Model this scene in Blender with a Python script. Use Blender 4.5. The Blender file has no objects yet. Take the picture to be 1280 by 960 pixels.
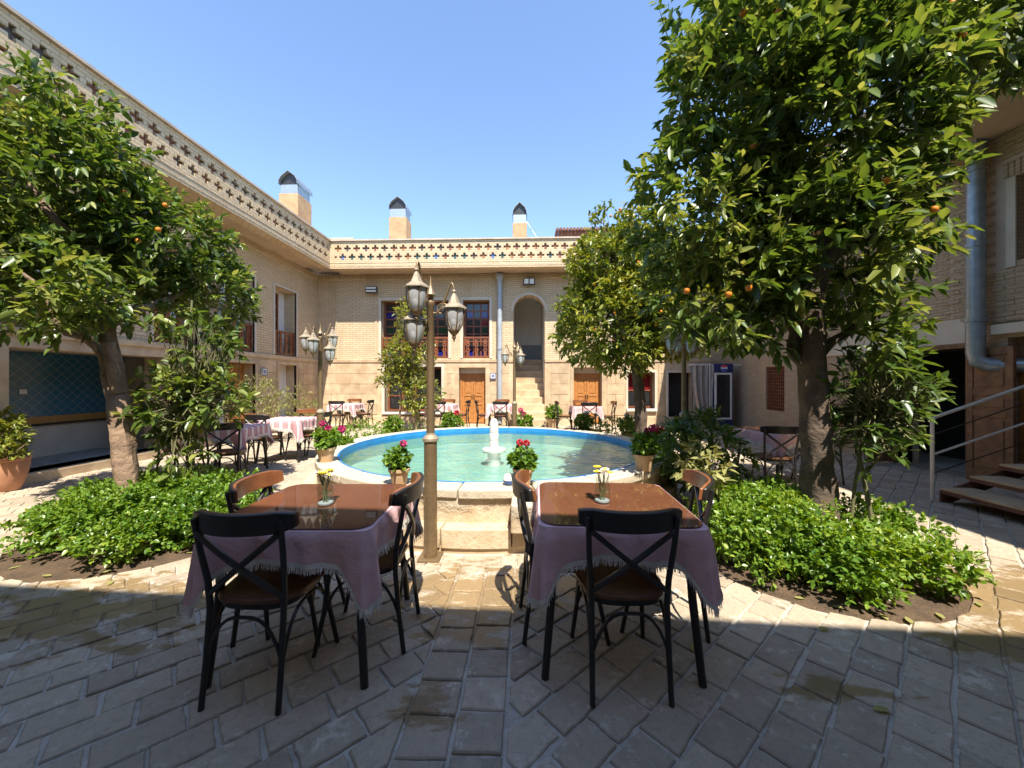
import bpy, bmesh, math, random
import numpy as np
from mathutils import Vector, Matrix, noise
R = math.radians
rnd = random.Random(7)
scn = bpy.context.scene
C = scn.collection

# ------------------------------------------------------------------ camera, sky, sun, exposure
cam_d = bpy.data.cameras.new('camera')
cam = bpy.data.objects.new('camera', cam_d); C.objects.link(cam)
cam.location = (0, 0, 1.45); cam.rotation_euler = (R(90), 0, R(2.0))
cam_d.sensor_width = 36; cam_d.lens = 481 / 1280 * 36; cam_d.shift_y = -3 / 1280
cam_d.clip_start = .05; cam_d.clip_end = 2000
scn.camera = cam
SUN = Vector((.16, -.57, 1)).normalized()          # towards the sun
el = math.asin(SUN.z); az = math.atan2(SUN.x, SUN.y)
w = bpy.data.worlds.new('World'); scn.world = w; w.use_nodes = True
nt = w.node_tree; bg = nt.nodes['Background']
sky = nt.nodes.new('ShaderNodeTexSky'); sky.sky_type = 'NISHITA'; sky.sun_disc = False
sky.sun_elevation = el; sky.sun_rotation = az % (2 * math.pi)
sky.altitude = 900; sky.air_density = 1.0; sky.dust_density = .25; sky.ozone_density = 2.6
nt.links.new(sky.outputs[0], bg.inputs[0]); bg.inputs[1].default_value = .15
sl = bpy.data.lights.new('sun', 'SUN'); sl.energy = 4.2; sl.angle = R(.53); sl.color = (1, .93, .80)
so = bpy.data.objects.new('sun', sl); C.objects.link(so); so.location = (3, -8, 20)
so.rotation_euler = SUN.to_track_quat('Z', 'Y').to_euler()
vs = scn.view_settings
vs.view_transform = 'Standard'; vs.look = 'None'; vs.gamma = 1; vs.exposure = 1.36; vs.use_curve_mapping = False

# ------------------------------------------------------------------ materials
MATS = {}
def nodes(name):
    m = bpy.data.materials.new(name); m.use_nodes = True
    t = m.node_tree; b = t.nodes['Principled BSDF']; MATS[name] = m
    return m, t, b
def N(t, kind, **kw):
    n = t.nodes.new('ShaderNode' + kind)
    for k, v in kw.items():
        if k.startswith('i_'):
            n.inputs[int(k[2:]) if k[2:].isdigit() else k[2:].replace('_', ' ')].default_value = v
        else: setattr(n, k, v)
    return n
def rgba(c): return (c[0], c[1], c[2], 1)
def mixc(t, fac, a, b):
    m = N(t, 'Mix', data_type='RGBA')
    for i, v in ((0, fac), (6, a), (7, b)):
        if isinstance(v, tuple): m.inputs[i].default_value = rgba(v)
        elif isinstance(v, (int, float)): m.inputs[i].default_value = v
        else: t.links.new(v, m.inputs[i])
    return m.outputs[2]
def math_(t, op, a, b=0.):
    m = N(t, 'Math', operation=op)
    for i, v in ((0, a), (1, b)):
        if isinstance(v, (int, float)): m.inputs[i].default_value = v
        else: t.links.new(v, m.inputs[i])
    return m.outputs[0]
def ramp(t, fac, lo, hi):
    m = N(t, 'MapRange', i_1=lo, i_2=hi); m.interpolation_type = 'SMOOTHSTEP'
    t.links.new(fac, m.inputs[0]); return m.outputs[0]
def tnoise(t, vec, scale, detail=6, rough=.6):
    n = N(t, 'TexNoise', i_Scale=scale, i_Detail=detail, i_Roughness=rough)
    t.links.new(vec, n.inputs['Vector']); return n.outputs[0]
def pos(t): return N(t, 'NewGeometry').outputs['Position']
def objc(t): return N(t, 'TexCoord').outputs['Object']
def bump(t, b, h, strength=.3, dist=.01):
    n = N(t, 'Bump', i_Strength=strength, i_Distance=dist)
    t.links.new(h, n.inputs['Height']); t.links.new(n.outputs[0], b.inputs['Normal'])
def mk(name, a, b=None, rough=.6, scale=6., bmp=.2, bscale=60., metal=0., spec=.5, rvar=.0, world=False, objr=.0, bdist=.004):
    """noise blend of two real colours with fine relief"""
    m, t, p = nodes(name)
    b = b or tuple(x * .75 for x in a)
    v = pos(t) if world else objc(t)
    n1 = ramp(t, tnoise(t, v, scale), .3, .7)
    col = mixc(t, n1, a, b)
    if objr:
        r = N(t, 'ObjectInfo').outputs['Random']
        hs = N(t, 'HueSaturation'); t.links.new(col, hs.inputs['Color'])
        t.links.new(math_(t, 'ADD', math_(t, 'MULTIPLY', r, 2 * objr), 1 - objr), hs.inputs['Value']); col = hs.outputs[0]
    t.links.new(col, p.inputs['Base Color'])
    p.inputs['Metallic'].default_value = metal; p.inputs['Specular IOR Level'].default_value = spec
    n2 = tnoise(t, v, bscale, 4)
    if rvar: t.links.new(math_(t, 'ADD', math_(t, 'MULTIPLY', n1, rvar), rough - rvar / 2), p.inputs['Roughness'])
    else: p.inputs['Roughness'].default_value = rough
    if bmp: bump(t, p, n2, bmp, bdist)
    return m
def brickmat(name, a, b, mortar, bw=.21, bh=.05, mort=.008, soot=.35):
    m, t, p = nodes(name)
    s = N(t, 'SeparateXYZ'); t.links.new(pos(t), s.inputs[0])
    c = N(t, 'CombineXYZ'); t.links.new(math_(t, 'ADD', s.outputs[0], s.outputs[1]), c.inputs[0]); t.links.new(s.outputs[2], c.inputs[1])
    # crooked hand-laid courses
    wob = tnoise(t, pos(t), 3., 2); wv = N(t, 'VectorMath', operation='ADD')
    cw = N(t, 'CombineXYZ'); t.links.new(math_(t, 'MULTIPLY', math_(t, 'SUBTRACT', wob, .5), .05), cw.inputs[1])
    t.links.new(c.outputs[0], wv.inputs[0]); t.links.new(cw.outputs[0], wv.inputs[1])
    bt = N(t, 'TexBrick', i_Scale=1., offset=.5)
    t.links.new(wv.outputs[0], bt.inputs['Vector'])
    bt.inputs['Color1'].default_value = rgba(a); bt.inputs['Color2'].default_value = rgba(b); bt.inputs['Mortar'].default_value = rgba(mortar)
    bt.inputs['Mortar Size'].default_value = mort; bt.inputs['Mortar Smooth'].default_value = .3
    bt.inputs['Brick Width'].default_value = bw; bt.inputs['Row Height'].default_value = bh
    big = ramp(t, tnoise(t, pos(t), 1.3, 8, .7), .35, .75)
    col = mixc(t, math_(t, 'MULTIPLY', big, soot), bt.outputs[0], tuple(x * .55 for x in a))
    fine = tnoise(t, pos(t), 30, 5)
    mp = N(t, 'Mapping'); mp.inputs['Scale'].default_value = (3.5, 3.5, .4); t.links.new(pos(t), mp.inputs[0])
    col = mixc(t, math_(t, 'MULTIPLY', ramp(t, tnoise(t, mp.outputs[0], 1., 7, .65), .5, .72), .45), col, tuple(x * .6 for x in b))
    col = mixc(t, math_(t, 'MULTIPLY', fine, .35), col, tuple(min(1, x * 1.25) for x in b))
    t.links.new(col, p.inputs['Base Color']); p.inputs['Roughness'].default_value = .85; p.inputs['Specular IOR Level'].default_value = .2
    bump(t, p, math_(t, 'ADD', math_(t, 'MULTIPLY', bt.outputs[1], -1.), math_(t, 'MULTIPLY', fine, .5)), .6, .012)
    return m
def leafmat(name, dark, mid, light, rough=.38, trans=.3):
    m, t, p = nodes(name)
    a = N(t, 'Attribute', attribute_name='tint').outputs['Fac']
    r = N(t, 'ValToRGB'); e = r.color_ramp.elements
    e[0].position = 0; e[0].color = rgba(dark); e[1].position = 1; e[1].color = rgba(light)
    x = e.new(.55); x.color = rgba(mid)
    t.links.new(a, r.inputs[0])
    v = objc(t); nz = tnoise(t, v, 60, 2)
    col = mixc(t, math_(t, 'MULTIPLY', nz, .3), r.outputs[0], dark)
    t.links.new(col, p.inputs['Base Color']); p.inputs['Roughness'].default_value = rough
    p.inputs['Specular IOR Level'].default_value = .5
    tr = N(t, 'BsdfTranslucent'); hs = N(t, 'HueSaturation', i_Value=1.5, i_Saturation=1.15); hs.inputs['Hue'].default_value = .48
    t.links.new(col, hs.inputs['Color']); t.links.new(hs.outputs[0], tr.inputs[0])
    mx = N(t, 'MixShader'); mx.inputs[0].default_value = trans
    t.links.new(p.outputs[0], mx.inputs[1]); t.links.new(tr.outputs[0], mx.inputs[2])
    t.links.new(mx.outputs[0], t.nodes['Material Output'].inputs[0])
    return m
def glassmat(name, tint, ior=1.45, rough=.01, wave=0., wscale=8.):
    """thin glass or water film: Fresnel reflection over tinted see-through"""
    m, t, p = nodes(name); t.nodes.remove(p)
    g = N(t, 'BsdfGlossy', i_Roughness=rough); tr = N(t, 'BsdfTransparent'); tr.inputs[0].default_value = rgba(tint)
    f = N(t, 'Fresnel', i_IOR=ior); mx = N(t, 'MixShader')
    if wave:
        b = N(t, 'Bump', i_Strength=wave, i_Distance=.03); v = objc(t)
        mp = N(t, 'Mapping'); mp.inputs['Scale'].default_value = (1, 2.2, 1); t.links.new(v, mp.inputs[0])
        h = math_(t, 'ADD', tnoise(t, mp.outputs[0], wscale, 2, .5), math_(t, 'MULTIPLY', tnoise(t, mp.outputs[0], wscale * .3, 2), 1.5))
        t.links.new(h, b.inputs['Height'])
        t.links.new(b.outputs[0], g.inputs['Normal']); t.links.new(b.outputs[0], f.inputs['Normal'])
    if not wave:                                      # thin wall: same reflection from either side
        lw = N(t, 'LayerWeight', i_Blend=.5); t.nodes.remove(f)
        fac = math_(t, 'ADD', math_(t, 'MULTIPLY', math_(t, 'POWER', lw.outputs['Facing'], 3.), .7), .06)
    else: fac = f.outputs[0]
    t.links.new(fac, mx.inputs[0]); t.links.new(tr.outputs[0], mx.inputs[1]); t.links.new(g.outputs[0], mx.inputs[2])
    t.links.new(mx.outputs[0], t.nodes['Material Output'].inputs[0])
    return m

BRICK = brickmat('brick_beige', (.64, .51, .34), (.56, .42, .265), (.34, .26, .17), .24, .068, .01, .45)
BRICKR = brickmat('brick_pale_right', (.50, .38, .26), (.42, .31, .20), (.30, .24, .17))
FASC = brickmat('brick_fascia', (.64, .50, .33), (.56, .41, .25), (.38, .29, .19), .2, .066, .009)
mk('stone', (.56, .43, .28), (.42, .30, .185), .8, 3., .45, 40., world=True, objr=.1, spec=.25)
mk('plaster', (.62, .55, .45), (.54, .46, .36), .85, 2., .15, 50., world=True, spec=.2)
mk('plaster_white', (.74, .70, .64), (.66, .62, .56), .8, 3., .1, 50., world=True, spec=.2)
mk('soffit', (.55, .42, .29), (.45, .33, .22), .85, 1.5, .15, 30., world=True, spec=.2)
mk('chimney_plaster', (.46, .31, .18), (.36, .23, .13), .9, 4., .3, 30., world=True, spec=.15)
mk('slate', (.24, .25, .25), (.30, .30, .29), .5, 5.)
mk('coping', (.52, .42, .33), (.40, .31, .24), .8, 3., .2, 40., world=True)
mk('wood', (.48, .21, .06), (.36, .14, .035), .45, 9., .25, 90., rvar=.15)
mk('wood_red', (.24, .075, .03), (.15, .045, .02), .5, 9., .25, 90.)
mk('wood_dark', (.10, .05, .026), (.055, .028, .016), .5, 12., .2, 90.)
mk('wood_old', (.27, .135, .06), (.15, .075, .036), .6, 8., .3, 70.)
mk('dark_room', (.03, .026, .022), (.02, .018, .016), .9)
mk('metal_black', (.014, .013, .013), (.02, .018, .017), .38, 20., .08, 150.)
mk('bronze', (.27, .19, .105), (.19, .13, .07), .5, 14., .2, 120., metal=.55, rvar=.2)
mk('bronze_pale', (.36, .30, .22), (.25, .20, .14), .6, 14., .25, 90., metal=.25)
mk('galvanised', (.40, .45, .48), (.28, .33, .37), .42, 7., .1, 60., metal=.6, rvar=.2)
mk('pipe_grey', (.42, .45, .48), (.33, .36, .39), .5, 5., .1, 60., metal=.2)
mk('rust', (.20, .085, .045), (.11, .045, .03), .8, 6., .3, 50.)
mk('rail_paint', (.62, .58, .50), (.52, .47, .40), .4, 14., .1, 80.)
mk('soil', (.12, .075, .042), (.07, .045, .028), .95, 9., .9, 45., world=True, bdist=.03)
mk('bark', (.34, .23, .15), (.17, .11, .075), .9, 7., .9, 28., bdist=.02)
mk('bark_dark', (.15, .105, .075), (.075, .055, .042), .9, 7., .9, 28., bdist=.02)
mk('stem', (.17, .17, .07), (.12, .11, .05), .8, 9., .3)
mk('cut_wood', (.62, .45, .27), (.5, .34, .2), .8, 20.)
mk('terracotta', (.50, .26, .15), (.40, .19, .11), .85, 6., .3, 40., world=True)
mk('pot_clay', (.58, .40, .23), (.47, .30, .17), .85, 9., .3, 60., objr=.12)
mk('cloth', (.70, .46, .46), (.63, .39, .40), .8, 12., .6, 11., spec=.15, bdist=.02)
mk('fringe', (.72, .68, .62), (.60, .55, .50), .9, 60., .1)
mk('seat_wood', (.17, .075, .033), (.11, .045, .02), .35, 14., .1, 90., rvar=.15)
mk('rail_wood', (.26, .10, .038), (.16, .06, .024), .32, 10., .08, 90., rvar=.1)
mk('tabletop', (.155, .062, .032), (.12, .046, .024), .035, 3., 0, spec=.6)
mk('blue_paint', (.02, .22, .55), (.015, .17, .44), .4, 6., .1, 50., world=True)
mk('pool_floor', (.30, .45, .40), (.22, .36, .32), .7, 1.2, .1, world=True)
mk('marble', (.66, .64, .60), (.52, .50, .46), .4, 12., .1)
mk('pink_lime', (.52, .26, .21), (.42, .20, .16), .9, 12., .4, 50., world=True)
mk('orange', (.72, .24, .02), (.6, .18, .015), .45, 20., .3, 200., objr=.15)
mk('petal_red', (.62, .03, .06), (.5, .02, .04), .6, 40.)
mk('petal_pink', (.60, .04, .20), (.45, .03, .14), .6, 40.)
mk('petal_white', (.8, .78, .74), (.75, .72, .6), .6, 40.)
mk('petal_yellow', (.8, .62, .04), (.75, .5, .03), .6, 40.)
mk('bulb', (.80, .80, .78), (.76, .76, .74), .35, 4., 0)
mk('frosted', (.45, .47, .48), (.40, .42, .43), .12, 4., 0)
mk('white_paint', (.74, .72, .68), (.66, .63, .58), .5, 8., .05)
mk('black_plastic', (.02, .02, .022), (.03, .03, .03), .4, 8., .05)
mk('lamp_pane', (.74, .74, .68), (.68, .68, .62), .3, 8., 0)
mk('curtain', (.36, .31, .27), (.28, .24, .21), .9, 5., .2)
mk('fridge_blue', (.012, .026, .10), (.016, .034, .13), .3, 3., 0)
mk('logo_red', (.6, .03, .03), (.6, .03, .03), .4, 3., 0)
mk('logo_white', (.75, .75, .75), (.75, .75, .75), .4, 3., 0)
mk('logo_blue', (.03, .10, .45), (.03, .10, .45), .4, 3., 0)
mk('ceramic_blue', (.03, .08, .26), (.05, .12, .34), .25, 14., 0)
mk('mosaic', (.30, .34, .36), (.20, .16, .13), .5, 8., .1, world=True)
mk('ochre', (.42, .22, .05), (.34, .17, .04), .6, 6.)
mk('glass_blue', (.015, .022, .20), (.012, .015, .14), .08, 6., 0)
mk('glass_red', (.17, .012, .016), (.11, .008, .01), .08, 6., 0)
mk('glass_green', (.015, .055, .03), (.012, .04, .024), .08, 6., 0)
mk('glass_dark', (.02, .022, .025), (.03, .03, .03), .06, 6., 0)
for nm, c in dict(tile_red=(.25, .085, .045), tile_orange=(.38, .16, .055), tile_teal=(.035, .10, .10), tile_blue=(.10, .19, .42), tile_dark=(.11, .075, .06)).items():
    mk(nm, c, tuple(x * .7 for x in c), .5, 20., .2, world=True)
leafmat('leaf_citrus', (.034, .072, .015), (.125, .19, .036), (.36, .37, .10), .36, .38)
leafmat('leaf_bright', (.05, .10, .016), (.17, .215, .034), (.40, .38, .07), .36, .32)
leafmat('leaf_hedge', (.05, .125, .017), (.17, .29, .033), (.33, .40, .06), .35, .35)
leafmat('leaf_pale', (.12, .14, .04), (.24, .25, .08), (.40, .38, .14), .5, .35)
glassmat('water', (.80, .92, .87), 1.36, .0, .42, 6.)
glassmat('clear_glass', (.86, .91, .90))
m, t, p = nodes('lamp_glass'); p.inputs['Base Color'].default_value = (.62, .65, .67, 1); p.inputs['Alpha'].default_value = .5; p.inputs['Roughness'].default_value = .12
t.links.new(mixc(t, tnoise(t, objc(t), 12), (.58, .60, .62), (.68, .70, .71)), p.inputs['Base Color'])

# blue tile of the alcove: small glazed diamonds
m, t, p = nodes('alcove_tile')
s = N(t, 'SeparateXYZ'); t.links.new(pos(t), s.inputs[0])
def diag(sgn):
    return math_(t, 'ABSOLUTE', math_(t, 'SUBTRACT', math_(t, 'FRACT', math_(t, 'MULTIPLY', math_(t, 'ADD', s.outputs[1], math_(t, 'MULTIPLY', s.outputs[2], sgn)), 6.)), .5))
ln = math_(t, 'GREATER_THAN', math_(t, 'MAXIMUM', diag(1.), diag(-1.)), .455)
t.links.new(mixc(t, ln, mixc(t, tnoise(t, pos(t), 5), (.03, .10, .18), (.04, .16, .22)), (.16, .22, .24)), p.inputs['Base Color']); p.inputs['Roughness'].default_value = .25
# striped pink cloth of the far tables; white bands paint its sunlit streaks
m, t, p = nodes('cloth_sunstreak')
s = N(t, 'SeparateXYZ'); t.links.new(objc(t), s.inputs[0])
st = math_(t, 'GREATER_THAN', math_(t, 'FRACT', math_(t, 'MULTIPLY', math_(t, 'ADD', s.outputs[0], s.outputs[1]), 6.5)), .66)
t.links.new(mixc(t, st, mixc(t, tnoise(t, objc(t), 9), (.58, .32, .34), (.50, .26, .29)), (.74, .66, .63)), p.inputs['Base Color']); p.inputs['Roughness'].default_value = .75
# paving stone with mortar smears and wet places
def paving(name, cols, wetty=True):
    m, t, p = nodes(name); P = pos(t)
    r = math_(t, 'FRACT', math_(t, 'ADD', N(t, 'ObjectInfo').outputs['Random'], N(t, 'Attribute', attribute_name='tint').outputs['Fac']))
    base = mixc(t, r, cols[0], cols[1])
    base = mixc(t, math_(t, 'MULTIPLY', ramp(t, tnoise(t, P, 7, 10, .75), .40, .62), .75), base, cols[2])
    base = mixc(t, math_(t, 'MULTIPLY', ramp(t, tnoise(t, P, 26, 8, .8), .48, .66), .6), base, tuple(x * .5 for x in cols[0]))
    smear = ramp(t, tnoise(t, P, 5.3, 11, .78), .52, .62)
    base = mixc(t, math_(t, 'MULTIPLY', smear, .7), base, cols[3])
    wet = 0.
    for (x, y, rx, ry) in ((-2.75, 2.35, 1.0, .42), (-.3, 2.62, .75, .5), (-.28, 2.28, .22, .2), (1.45, 1.86, .36, .1), (3.3, 2.6, .8, .75), (2.6, 2.25, .4, .2), (-.45, 1.72, .2, .12), (.45, 2.75, .4, .3), (-4.6, 2.2, 1, .4)):
        sp = N(t, 'VectorMath', operation='SUBTRACT'); t.links.new(P, sp.inputs[0]); sp.inputs[1].default_value = (x, y, 0)
        sc = N(t, 'VectorMath', operation='MULTIPLY'); t.links.new(sp.outputs[0], sc.inputs[0]); sc.inputs[1].default_value = (1 / rx, 1 / ry, 0)
        L = N(t, 'VectorMath', operation='LENGTH'); t.links.new(sc.outputs[0], L.inputs[0])
        g = math_(t, 'MAXIMUM', math_(t, 'SUBTRACT', 1., math_(t, 'MULTIPLY', L.outputs['Value'], .62)), 0.)
        wet = math_(t, 'MAXIMUM', g, wet)
    mp = N(t, 'Mapping'); mp.inputs['Scale'].default_value = (3.2, 7., 1); mp.inputs['Rotation'].default_value = (0, 0, R(-25)); t.links.new(P, mp.inputs[0])
    wn = tnoise(t, mp.outputs[0], 1., 9, .68)
    wm = ramp(t, math_(t, 'ADD', math_(t, 'MULTIPLY', wet, .38), wn),   .66, .75)
    col = mixc(t, math_(t, 'MULTIPLY', wm, .85), base, mixc(t, r, (.24, .155, .065), (.19, .125, .055)))
    t.links.new(col, p.inputs['Base Color'])
    t.links.new(math_(t, 'SUBTRACT', .78, math_(t, 'MULTIPLY', wm, .38)), p.inputs['Roughness']); p.inputs['Specular IOR Level'].default_value = .35
    bump(t, p, math_(t, 'ADD', tnoise(t, P, 22, 8, .7), math_(t, 'MULTIPLY', smear, .4)), .55, .01)
    return m
paving('paving_stone', ((.47, .385, .285), (.28, .225, .165), (.40, .32, .235), (.62, .54, .435)))
paving('mortar', ((.46, .40, .33), (.40, .35, .29), (.52, .46, .38), (.54, .49, .42)))

# ------------------------------------------------------------------ mesh helpers
class MB:
    """collects boxes, tubes, lathes... and links them as ONE mesh object"""
    def __init__(s, T=None): s.v = []; s.f = []; s.T = T
    def add(s, vs_, fs):
        o = len(s.v)
        s.v += [s.T(*p) if s.T else tuple(p) for p in vs_]
        s.f += [tuple(i + o for i in f) for f in fs]; return s
    def box(s, x0, x1, y0, y1, z0, z1):
        return s.add([(x0, y0, z0), (x1, y0, z0), (x1, y1, z0), (x0, y1, z0), (x0, y0, z1), (x1, y0, z1), (x1, y1, z1), (x0, y1, z1)],
                     [(0, 3, 2, 1), (4, 5, 6, 7), (0, 1, 5, 4), (1, 2, 6, 5), (2, 3, 7, 6), (3, 0, 4, 7)])
    def tube(s, pts, rad, n=8, cap=True):
        pts = [Vector(p) for p in pts]; k = len(pts)
        if isinstance(rad, (int, float)): rad = [rad] * k
        vs_ = []; up = Vector((.13, .07, 1)); prev = None
        for i, p in enumerate(pts):
            d = (pts[min(i + 1, k - 1)] - pts[max(i - 1, 0)]).normalized()
            a = (prev - d * prev.dot(d)) if prev else d.cross(up if abs(d.z) < .9 else Vector((1, .1, 0)))
            a.normalize(); prev = a; b = d.cross(a)
            for j in range(n):
                t_ = 2 * math.pi * j / n; vs_.append(tuple(p + (a * math.cos(t_) + b * math.sin(t_)) * rad[i]))
        fs = [(i * n + j, i * n + (j + 1) % n, (i + 1) * n + (j + 1) % n, (i + 1) * n + j) for i in range(k - 1) for j in range(n)]
        if cap: fs += [tuple(range(n))[::-1], tuple((k - 1) * n + j for j in range(n))]
        return s.add(vs_, fs)
    def lathe(s, prof, n=24, c=(0, 0, 0), cap=True, a0=0., sq=1.):
        vs_ = [(c[0] + r * math.cos(a0 + 2 * math.pi * j / n), c[1] + sq * r * math.sin(a0 + 2 * math.pi * j / n), c[2] + z) for r, z in prof for j in range(n)]
        k = len(prof)
        fs = [(i * n + j, i * n + (j + 1) % n, (i + 1) * n + (j + 1) % n, (i + 1) * n + j) for i in range(k - 1) for j in range(n)]
        if cap: fs += [tuple(range(n))[::-1], tuple((k - 1) * n + j for j in range(n))]
        return s.add(vs_, fs)
    def prism(s, poly, a, b, axis=2, inset=0):
        """outline extruded along an axis from a to b"""
        n = len(poly)
        def P(q, w_): return {0: (w_, q[0], q[1]), 1: (q[0], w_, q[1]), 2: (q[0], q[1], w_)}[axis]
        top = poly
        if inset:
            cx_ = sum(q[0] for q in poly) / n; cy_ = sum(q[1] for q in poly) / n
            top = [(q[0] - inset * (1 if q[0] > cx_ else -1) * min(1, abs(q[0] - cx_) / .05), q[1] - inset * (1 if q[1] > cy_ else -1) * min(1, abs(q[1] - cy_) / .05)) for q in poly]
        return s.add([P(q, a) for q in poly] + [P(q, b) for q in top],
                     [tuple(range(n))[::-1], tuple(range(n, 2 * n))] + [(i, (i + 1) % n, n + (i + 1) % n, n + i) for i in range(n)])
    def mesh(s, name, off=(0, 0, 0), smooth=False, fix=True):
        me = bpy.data.meshes.new(name)
        me.from_pydata([(x - off[0], y - off[1], z - off[2]) for x, y, z in s.v], [], s.f)
        if fix:
            b = bmesh.new(); b.from_mesh(me); bmesh.ops.recalc_face_normals(b, faces=b.faces); b.to_mesh(me); b.free()
        if smooth:
            me.polygons.foreach_set('use_smooth', [True] * len(me.polygons))
            me.set_sharp_from_angle(angle=R(38))
        return me
    def build(s, name, mat, parent=None, smooth=False, bevel=0., seg=2, fix=True):
        off = tuple(world_loc(parent)) if parent else (0, 0, 0)
        me = s.mesh(name, off, smooth, fix); me.materials.append(MATS[mat] if isinstance(mat, str) else mat)
        return link(name, me, parent, bevel, seg)
def world_loc(o):
    v = Vector(o.location)
    while o.parent: o = o.parent; v += Vector(o.location)
    return v
def link(name, me, parent=None, bevel=0., seg=2):
    o = bpy.data.objects.new(name, me); C.objects.link(o); o.parent = parent
    if bevel:
        md = o.modifiers.new('bevel', 'BEVEL'); md.width = bevel; md.segments = seg; md.limit_method = 'ANGLE'
    return o
def tag(o, label=None, cat=None, group=None, kind=None):
    for k, v in (('label', label), ('category', cat), ('group', group), ('kind', kind)):
        if v: o[k] = v
    return o
def thing(name, label, cat, loc=(0, 0, 0), rz=0., group=None):
    o = bpy.data.objects.new(name, None); C.objects.link(o); o.location = loc; o.rotation_euler = (0, 0, rz)
    o.empty_display_size = .1
    return tag(o, label, cat, group)
def copy_tree(o, parent=None):
    c = o.copy(); C.objects.link(c); c.parent = parent
    for ch in KIDS(o): copy_tree(ch, c)
    return c
def KIDS(o): return [x for x in C.objects if x.parent == o]
def dup(o, loc, rz, label, group=None, scale=None):
    c = copy_tree(o); c.location = loc; c.rotation_euler = (0, 0, rz); c['label'] = label
    if group: c['group'] = group
    if scale: c.scale = (scale,) * 3
    return c

# leaves: numpy, eight points and six faces each, folded and drooping
LEAFQ = [(0, 3, 1), (0, 2, 3), (1, 3, 6, 4), (3, 2, 5, 6), (4, 6, 7), (6, 5, 7)]
def leaf_mesh(name, P, D, U, L, W, tint, droop=.15, fold=.22):
    n = len(P); D = D / np.linalg.norm(D, axis=1, keepdims=True)
    S = np.cross(D, U); S /= np.linalg.norm(S, axis=1, keepdims=True) + 1e-9; Nn = np.cross(S, D)
    L = L[:, None]; W = W[:, None]
    def pt(a, b, h): return P + D * L * a + S * W * b + Nn * W * h - np.array([0, 0, 1.]) * L * droop * a * a
    V = np.stack([pt(0, 0, 0), pt(.32, -.46, fold), pt(.32, .46, fold), pt(.32, 0, 0), pt(.68, -.36, fold * .8), pt(.68, .36, fold * .8), pt(.68, 0, 0), pt(1, 0, .05)], 1).reshape(-1, 3)
    loops = np.concatenate([np.array(f) for f in LEAFQ]); sizes = np.array([len(f) for f in LEAFQ])
    LI = (np.arange(n)[:, None] * 8 + loops[None]).reshape(-1)
    SZ = np.tile(sizes, n); ST = np.concatenate([[0], np.cumsum(SZ)[:-1]])
    me = bpy.data.meshes.new(name); me.vertices.add(n * 8); me.vertices.foreach_set('co', V.astype('f').ravel())
    me.loops.add(len(LI)); me.loops.foreach_set('vertex_index', LI.astype('i'))
    me.polygons.add(len(SZ)); me.polygons.foreach_set('loop_start', ST.astype('i'))
    me.update(calc_edges=True)
    at = me.attributes.new('tint', 'FLOAT', 'POINT'); at.data.foreach_set('value', np.repeat(tint, 8).astype('f'))
    me.polygons.foreach_set('use_smooth', [True] * len(me.polygons))
    return me
def shoots(lobes, per_m3, seed, leaves=9, L=.085, W=.036, twig=.2, shell=.45, gap=.0, up=.25, tintbase=.35, tvar=.25, surf=False):
    """leafy twigs spread through the lobes of a crown"""
    g = np.random.default_rng(seed); PP = []; DD = []; UU = []; LL = []; TT = []
    for (cx_, cy_, cz_, rx, ry, rz) in lobes:
        vol = 4.19 * rx * ry * rz; k = int(vol * per_m3)
        q = g.normal(size=(k, 3)); q /= np.linalg.norm(q, axis=1, keepdims=True)
        rr = (shell ** 3 + (1 - shell ** 3) * g.random(k)) ** (1 / 3)
        rr *= 1 + .16 * np.array([noise.noise(Vector(x) * 2.3 + Vector((seed, cx_, cz_))) for x in q])
        B = np.array([cx_, cy_, cz_]) + q * rr[:, None] * np.array([rx, ry, rz])
        if gap:
            keep = np.array([noise.noise(Vector(x) * 2.1 + Vector((seed * 3.1, 0, 0))) for x in B]) > gap - .5
            B = B[keep]; q = q[keep]
        k = len(B)
        A = q + g.normal(size=(k, 3)) * .55 + np.array([0, 0, up]); A /= np.linalg.norm(A, axis=1, keepdims=True)
        ct = np.array([noise.noise(Vector(x) * 1.6 + Vector((9, seed, 2))) for x in B])
        for i in range(leaves):
            f = (i + g.random(k) * .6) / leaves
            d = A * (.35 + .75 * f[:, None]) + g.normal(size=(k, 3)) * .6 - np.array([0, 0, .12])
            PP.append(B + A * (twig * f)[:, None]); DD.append(d)
            u = np.array([0, 0, 1.]) + g.normal(size=(k, 3)) * .45; UU.append(u)
            LL.append(L * (.45 + .85 * g.random(k)) * (1.12 - .4 * (f > .8))); TT.append(np.clip(tintbase + tvar * ct + tvar * .9 * g.normal(size=k) * .6 + .28 * (f > .75) * g.random(k), 0, 1))
    P = np.concatenate(PP); l = np.concatenate(LL)
    return P, np.concatenate(DD), np.concatenate(UU), l, l * (W / L), np.concatenate(TT)
def foliage(name, mat, parent, args, droop=.15, fold=.22):
    P, D, U, L, W, t_ = args
    if name == 'crown':                               # visible twigs carrying some of the leaves
        g_ = random.Random(len(P)); tw = MB(); c_ = P.mean(0)
        for k in range(700):
            q = Vector(P[g_.randrange(len(P))]); i_ = (Vector(c_) - q).normalized() * g_.uniform(.2, .5) + Vector((g_.uniform(-.12, .12), g_.uniform(-.12, .12), g_.uniform(-.25, .0)))
            tw.tube([q, q + i_ * .5 + Vector((0, 0, -.02)), q + i_], [.002, .004, .006], 4, False)
        tag(tw.build('twigs', 'stem', parent, fix=False), kind='stuff')
    me = leaf_mesh(name, P - np.array(world_loc(parent)), D, U, L, W, t_, droop, fold); me.materials.append(MATS[mat])
    return link(name, me, parent)

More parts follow.
